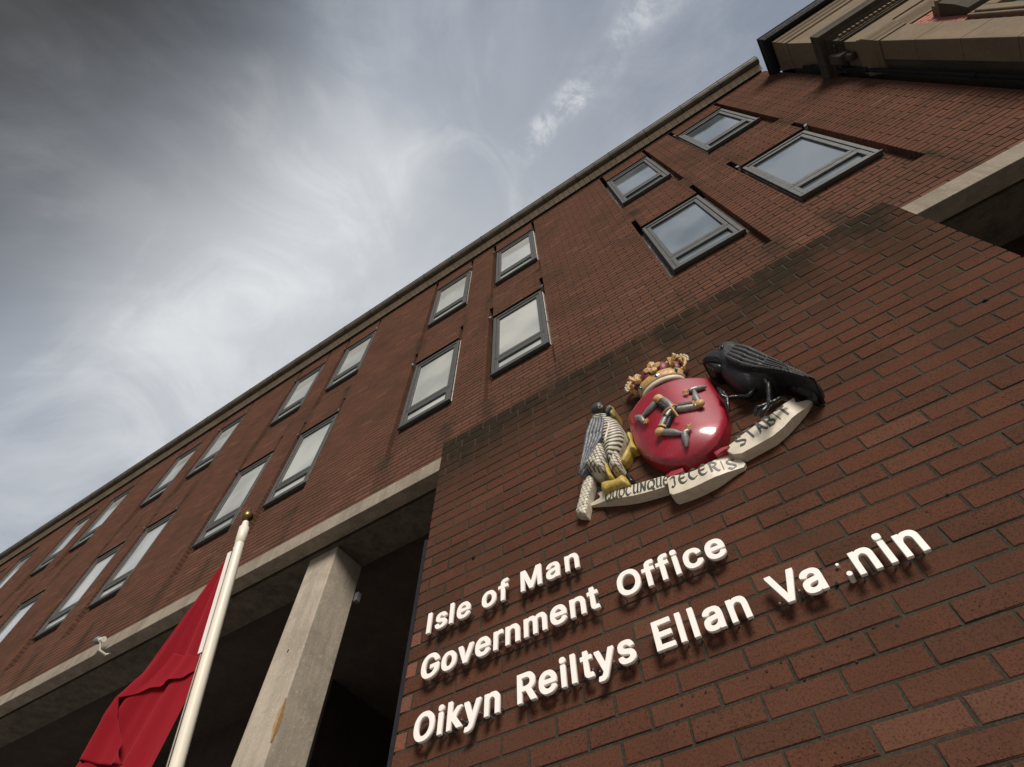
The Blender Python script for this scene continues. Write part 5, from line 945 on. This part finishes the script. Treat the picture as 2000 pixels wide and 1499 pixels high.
# --- motto ribbon
STR = {'Q': [[(.5,.05),(.15,.1),(0,.45),(.15,.85),(.5,1),(.85,.8),(.92,.45),(.75,.12),(.45,.05)], [(.5,.28),(.7,.05),(1.0,-.12)]],
'U': [[(0,.98),(.12,.9),(.12,.3),(.3,.03),(.6,.08),(.8,.3)], [(.7,1.0),(.8,.9),(.8,.15),(.98,.0)]],
'O': [[(.45,0),(.1,.15),(0,.5),(.15,.88),(.45,1),(.8,.85),(.9,.5),(.78,.12),(.45,0)]],
'C': [[(.85,.85),(.5,1),(.15,.8),(0,.45),(.18,.1),(.5,0),(.88,.18)]],
'N': [[(0,.0),(.12,.06),(.12,.9),(0,1)], [(.12,.9),(.75,.05)], [(.78,.0),(.78,.92),(.95,1)]],
'E': [[(.85,.9),(.45,1),(.12,.75),(.02,.45),(.15,.1),(.5,0),(.88,.14)], [(.05,.52),(.7,.52)]],
'J': [[(.05,.85),(.35,1),(.7,.92),(.6,.6),(.55,.2),(.3,-.02),(.02,.1)]],
'R': [[(.15,0),(.15,.95)], [(0,.95),(.4,1),(.8,.8),(.6,.55),(.2,.5)], [(.45,.52),(.75,.1),(1.0,0)]],
'I': [[(.5,1.0),(.5,0.0)]],
'S': [[(.85,.82),(.5,1),(.15,.85),(.2,.6),(.65,.42),(.85,.2),(.5,0),(.05,.12)]],
'T': [[(0,.90),(.15,1.0),(.95,.98)], [(.52,.98),(.50,.0)]],
'A': [[(0,0),(.2,.1),(.55,1)], [(.45,.98),(.6,1),(.8,.15),(1.0,0)], [(.2,.4),(.78,.36)]],
'B': [[(.15,0),(.15,.98)], [(0,.96),(.5,1),(.78,.78),(.55,.54),(.15,.52)], [(.5,.53),(.9,.35),(.75,.05),(.35,0),(.02,.04)]]}
WDT = {'I': .34, 'J': .75, 'Q': 1.05, 'N': 1.0}
def motto():
    root = empty('motto_ribbon', (-.13, YB, H+1.7), 'curling cream ribbon with dark motto lettering QUOCUNQUE JECERIS STABIT under the shield', 'ribbon')
    sm = lambda t: (lambda c: c*c*(3-2*c))(max(0, min(1, t)))
    lx = min(p[0] for p in EM['scroll_left']); rx = max(p[0] for p in EM['scroll_right']); mx0 = min(p[0] for p in EM['scroll_mid']); mx1 = max(p[0] for p in EM['scroll_mid'])
    hL = lambda x, z: .014+.042*sm((x-lx)/.16)
    hR = lambda x, z: .014+.042*sm((rx-x)/.13)
    hM = lambda x, z: .022+.045*sm((mx1-x)/.16)
    hs = (hL, hM, hR)
    rib = [relief('ribbon', EM['scroll_left'], 0, .001, .004, M['ivory'], root, res=.012, rnd=1, height=hL, label='left ribbon reading QUOCUNQUE'),
           relief('ribbon', EM['scroll_mid'], 0, .001, .004, M['ivory'], root, res=.012, rnd=1, height=hM, label='middle ribbon reading JECERIS'),
           relief('ribbon', EM['scroll_right'], 0, .001, .004, M['ivory'], root, res=.012, rnd=1, height=hR, label='right ribbon reading STABIT')]
    relief('fold', EM['fold_left'], .068, .001, .01, M['shield'], rib[1], res=.01, back=.03, rnd=0); relief('fold', EM['fold_right'], .068, .001, .01, M['shield'], rib[1], res=.01, back=.03, rnd=0)
    for (word, a, b_, hpt), rb, off, sag in zip(EM['motto'], rib, hs, (.004, .002, -.004)):
        from mathutils.bvhtree import BVHTree
        rm = rb.data; o3 = WL[rb.name]; tree = BVHTree.FromPolygons([v.co+o3 for v in rm.vertices], [tuple(p.vertices) for p in rm.polygons])
        def surf(q, lift):
            h = tree.ray_cast(Vector((q.x, YB-1, H+q.y)), Vector((0, 1, 0)))[0]
            return ((h.y if h else YB-off(q.x, 0)) - lift)
        a = Vector(a); e = Vector(b_); up = Vector(hpt)-a; L_ = (e-a); n = L_.length
        up = Vector((-L_.y, L_.x)).normalized()*up.length*.98
        tot = sum(WDT.get(c, .9) + .26 for c in word)-.26; x = 0
        for ch in word:
            w = WDT.get(ch, .9); b = MB()
            for st in STR[ch]:
                pts = smooth_pts([(px, py, 0) for px, py in st], 4) if len(st) > 2 else [Vector((p[0], p[1], 0)) for p in st]
                nib = Vector((.090, .045)); th = Vector((-.03, .035))
                for p0, p1 in zip(pts[:-1], pts[1:]):
                    quad = [(p0.x-nib.x-th.x*0, p0.y-nib.y), (p0.x+nib.x, p0.y+nib.y), (p1.x+nib.x, p1.y+nib.y), (p1.x-nib.x, p1.y-nib.y)]
                    d = Vector((p1.x-p0.x, p1.y-p0.y)); nn = Vector((-d.y, d.x)); nn = nn.normalized()*.040 if nn.length > 0 else nn
                    quad = [(quad[0][0]-nn.x, quad[0][1]-nn.y), (quad[1][0]+nn.x, quad[1][1]+nn.y), (quad[2][0]+nn.x, quad[2][1]+nn.y), (quad[3][0]-nn.x, quad[3][1]-nn.y)]
                    if nn.dot(nib) < 0: quad = [(p0.x-nib.x+nn.x, p0.y-nib.y+nn.y), (p0.x+nib.x-nn.x, p0.y+nib.y-nn.y), (p1.x+nib.x-nn.x, p1.y+nib.y-nn.y), (p1.x-nib.x+nn.x, p1.y-nib.y+nn.y)]
                    W_ = []
                    for (qx, qy) in quad:
                        s = (x+qx*w/.95)/tot; q = a + L_*s + up*qy + Vector((0, -sag*4*s*(1-s))); W_.append(q)
                    vs = [(q.x, surf(q, .0016), H+q.y) for q in W_] + [(q.x, surf(q, -.002), H+q.y) for q in W_]
                    b.add(vs, [(0,1,2,3), (4,7,6,5), (0,4,5,1), (1,5,6,2), (2,6,7,3), (3,7,4,0)])
            o = b.build('motto_letter', M['ink'], rb); o['label'] = 'dark letter ' + ch
            x += w + .26
motto()

# ------------------------------------------------------------------ flagpole, flag and small fittings
PT = Vector((-3.16, 1.42, H+2.94)); PD = Vector((0, math.tan(math.radians(11.9)), -1)).normalized()
def flagpole():
    foot = PT + PD*((H+2.94-.13)/-PD.z)
    root = empty('flagpole', foot, 'cream painted flagpole with brass finial leaning in front of the porch', 'flagpole')
    Ltot = (foot-PT).length
    ax = -PD
    def at(s): return PT + PD*s
    b = MB(); b.tube([at(.13), at(Ltot)], [.031, .047], 32); b.build('pole', M['cream'], root)
    b = MB(); b.tube([at(.0), at(.004), at(.13), at(.134)], [.028, .0335, .0345, .031], 32); b.tube([at(-.045), at(-.012), at(0)], [.020, .024, .028], 24); b.build('pole_cap', M['cream'], root)
    b = MB(); b.tube([at(-.040), at(-.055), at(-.058), at(-.068), at(-.088), at(-.105), at(-.116), at(-.120), at(-.132), at(-.155), at(-.178)], [.017, .017, .025, .036, .041, .040, .033, .028, .021, .012, .002], 28); b.build('finial', M['brass'], root)
    tr = at(.16)+Vector((-.045, .0, 0)); b = MB(); b.ell(tr, (.012, .018, .02)); b.tube([at(.13)+Vector((-.02, 0, 0)), tr], .006, 8); b.build('halyard_pulley', M['brass'], root)
    a = tr; c = at(3.6)+Vector((-.055, -.01, 0)); sw = at(2.05)+Vector((-.075, -.01, 0)); kn = at(2.18)+Vector((-.085, -.01, 0))
    b = MB(); b.tube([a, at(1.0)+Vector((-.07, -.005, 0)), sw], .0045, 8); b.tube([kn, at(2.7)+Vector((-.08, -.01, 0)), c], .0045, 8); b.tube([tr+Vector((.012, .02, 0)), at(2.2)+Vector((-.05, .02, 0)), at(3.7)+Vector((-.05, .02, 0))], .0035, 6)
    hal = b.build('halyard', M['rope'], root)
    for q, r_ in ((sw, .014), (sw.lerp(kn, .5), .013), (kn, .017)):
        b = MB(); b.tube([q+Vector((r_*math.cos(t*math.pi/6), 0, 1.4*r_*math.sin(t*math.pi/6))) for t in range(13)], .0038, 8, caps=False); b.build('shackle', M['brass'], hal)
    b = MB(); b.tube([foot+Vector((0, 0, .16)), foot+Vector((0, 0, -.005))], [.07, .09], 20); b.build('base_socket', M['grey'], root)
    return at
at = flagpole()
def flag():
    # the hoist follows the leaning pole, the cloth falls from it in a few deep folds, one flap doubled over in front
    root = empty('flag', at(.2), 'plain red flag hanging in folds from a white heading beside the flagpole', 'flag')
    S0, S1 = .20, .86; A = at(S0)+Vector((-.087, -.006, 0)); B = at(S1)+Vector((-.087, -.006, 0)); NU, NV = 70, 110; b = MB()
    zlow = H+.55
    def Lp(z): t = (A.z-z)/(A.z-(H+1.606)); return Vector((A.x+(-3.818-A.x)*t, A.y+.09*t, z))
    def Rp(z):
        if z > B.z: return A.lerp(B, (A.z-z)/(A.z-B.z))
        t = (B.z-z)/.62; return Vector((B.x-.035*t, B.y+.01*t, z))
    def cloth(u, z):          # u = 0 at the hoist side, 1 at the outer edge
        w = (Rp(z)-Lp(z)).length; g = min(1, w/.45); k = (A.z-z)
        f = .070*math.sin(u*8.0+.6+.15*k)*g + .028*math.sin(u*19+1.2-.2*k)*g + .010*math.sin(u*43+2*k)*g
        e = 1-max(0, (u-.68)/.32)**.8*.92; p = Rp(z).lerp(Lp(z), u); return Vector((p.x+.014*math.sin(u*13+1.5*k)*g*e*(1-u)*4*u, p.y+f*e-.02*g, z))
    W_ = [cloth(i/NU, A.z+(zlow-A.z)*j/NV) for j in range(NV+1) for i in range(NU+1)]
    b.add(W_, [(j*(NU+1)+i, j*(NU+1)+i+1, (j+1)*(NU+1)+i+1, (j+1)*(NU+1)+i) for j in range(NV) for i in range(NU)], 0, True)
    FR = [(2.12, -3.245), (2.03, -3.245), (1.96, -3.31), (1.89, -3.41), (1.81, -3.48), (1.72, -3.475), (1.60, -3.42), (1.50, -3.37)]
    def free(z):
        zz = z-H
        for (z0, x0), (z1, x1) in zip(FR[:-1], FR[1:]):
            if z0 >= zz >= z1: t = (z0-zz)/(z0-z1); return x0+(x1-x0)*t
        return FR[0][1] if zz > FR[0][0] else FR[-1][1]
    W_ = []; ztop = H+2.10; n1, n2 = 34, 60
    for j in range(n2+1):
        t = j/n2
        for i in range(n1+1):
            q = i/n1; z = ztop+(H+1.50+.05*q-ztop)*t; r_, l_ = Rp(z), Lp(z); xl = r_.x+(l_.x-r_.x)*.74
            x = free(z)+(xl-free(z))*q; u = max(0, min(1, (x-r_.x)/(l_.x-r_.x))); p = cloth(u, z)
            dep = (1-q)**1.1 * .060 * min(1, t*1.6) - .020*max(0, (q-.5)/.5)
            W_.append(Vector((x, p.y-dep-.004, z)))
    b.add(W_, [(j*(n1+1)+i, j*(n1+1)+i+1, (j+1)*(n1+1)+i+1, (j+1)*(n1+1)+i) for j in range(n2) for i in range(n1)], 0, True)
    o = b.build('cloth', M['flag'], root, fix=False); s = o.modifiers.new('thick', 'SOLIDIFY'); s.thickness = .002
    b = MB(); pts = [at(S0-.02+(S1-S0+.03)*i/20) for i in range(21)]
    vs = [p+Vector((-.088, -.010, 0)) for p in pts] + [p+Vector((-.052, -.010, 0)) for p in pts]
    b.add(vs, [(i, i+1, 22+i, 21+i) for i in range(20)]); o = b.build('white_heading', M['white'], root); s = o.modifiers.new('thick', 'SOLIDIFY'); s.thickness = .004
flag()
def fittings():
    # lamp head fixed under the concrete beam
    c = Vector((-8.0, 2.64, H+4.60)); root = empty('wall_camera', c, 'small grey domed security camera on a cream bracket at the beam edge', 'camera')
    b = MB(); b.ell(c+Vector((-.05, -.03, .03)), (.055, .05, .05), 20, 12); b.build('dome', M['grey'], root)
    b = MB(); b.tube([c+Vector((.0, -.02, .02)), c+Vector((.09, -.02, .0))], [.030, .034], 14); b.build('housing', M['cream'], root)
    b = MB(); b.tube([c+Vector((.05, -.02, -.02)), c+Vector((.03, .03, -.10)), c+Vector((.06, .12, -.13)), c+Vector((.06, .16, -.08))], .014, 10); b.build('bracket', M['cream'], root)
    c = Vector((-4.185, 3.40, H+4.10)); b = MB(); b.box(c.x-.018, c.x+.035, c.y-.03, c.y+.03, c.z-.05, c.z+.06); o = b.build('motion_sensor', M['grey']); bevel(o, .008, 2); tag(o, 'small pale sensor box on the far edge of the concrete column', 'sensor')
    root = empty('ceiling_lantern', (-4.78, 4.08, H+5.2), 'dark square lantern under the porch ceiling beside the column', 'lamp')
    b = MB(); b.box(-4.92, -4.64, 3.98, 4.18, H+5.08, H+5.196); b.build('lantern_case', M['trim'], root); b = MB(); b.box(-4.90, -4.66, 4.0, 4.16, H+5.065, H+5.078); b.build('lantern_glass', M['grey'], root)
fittings()
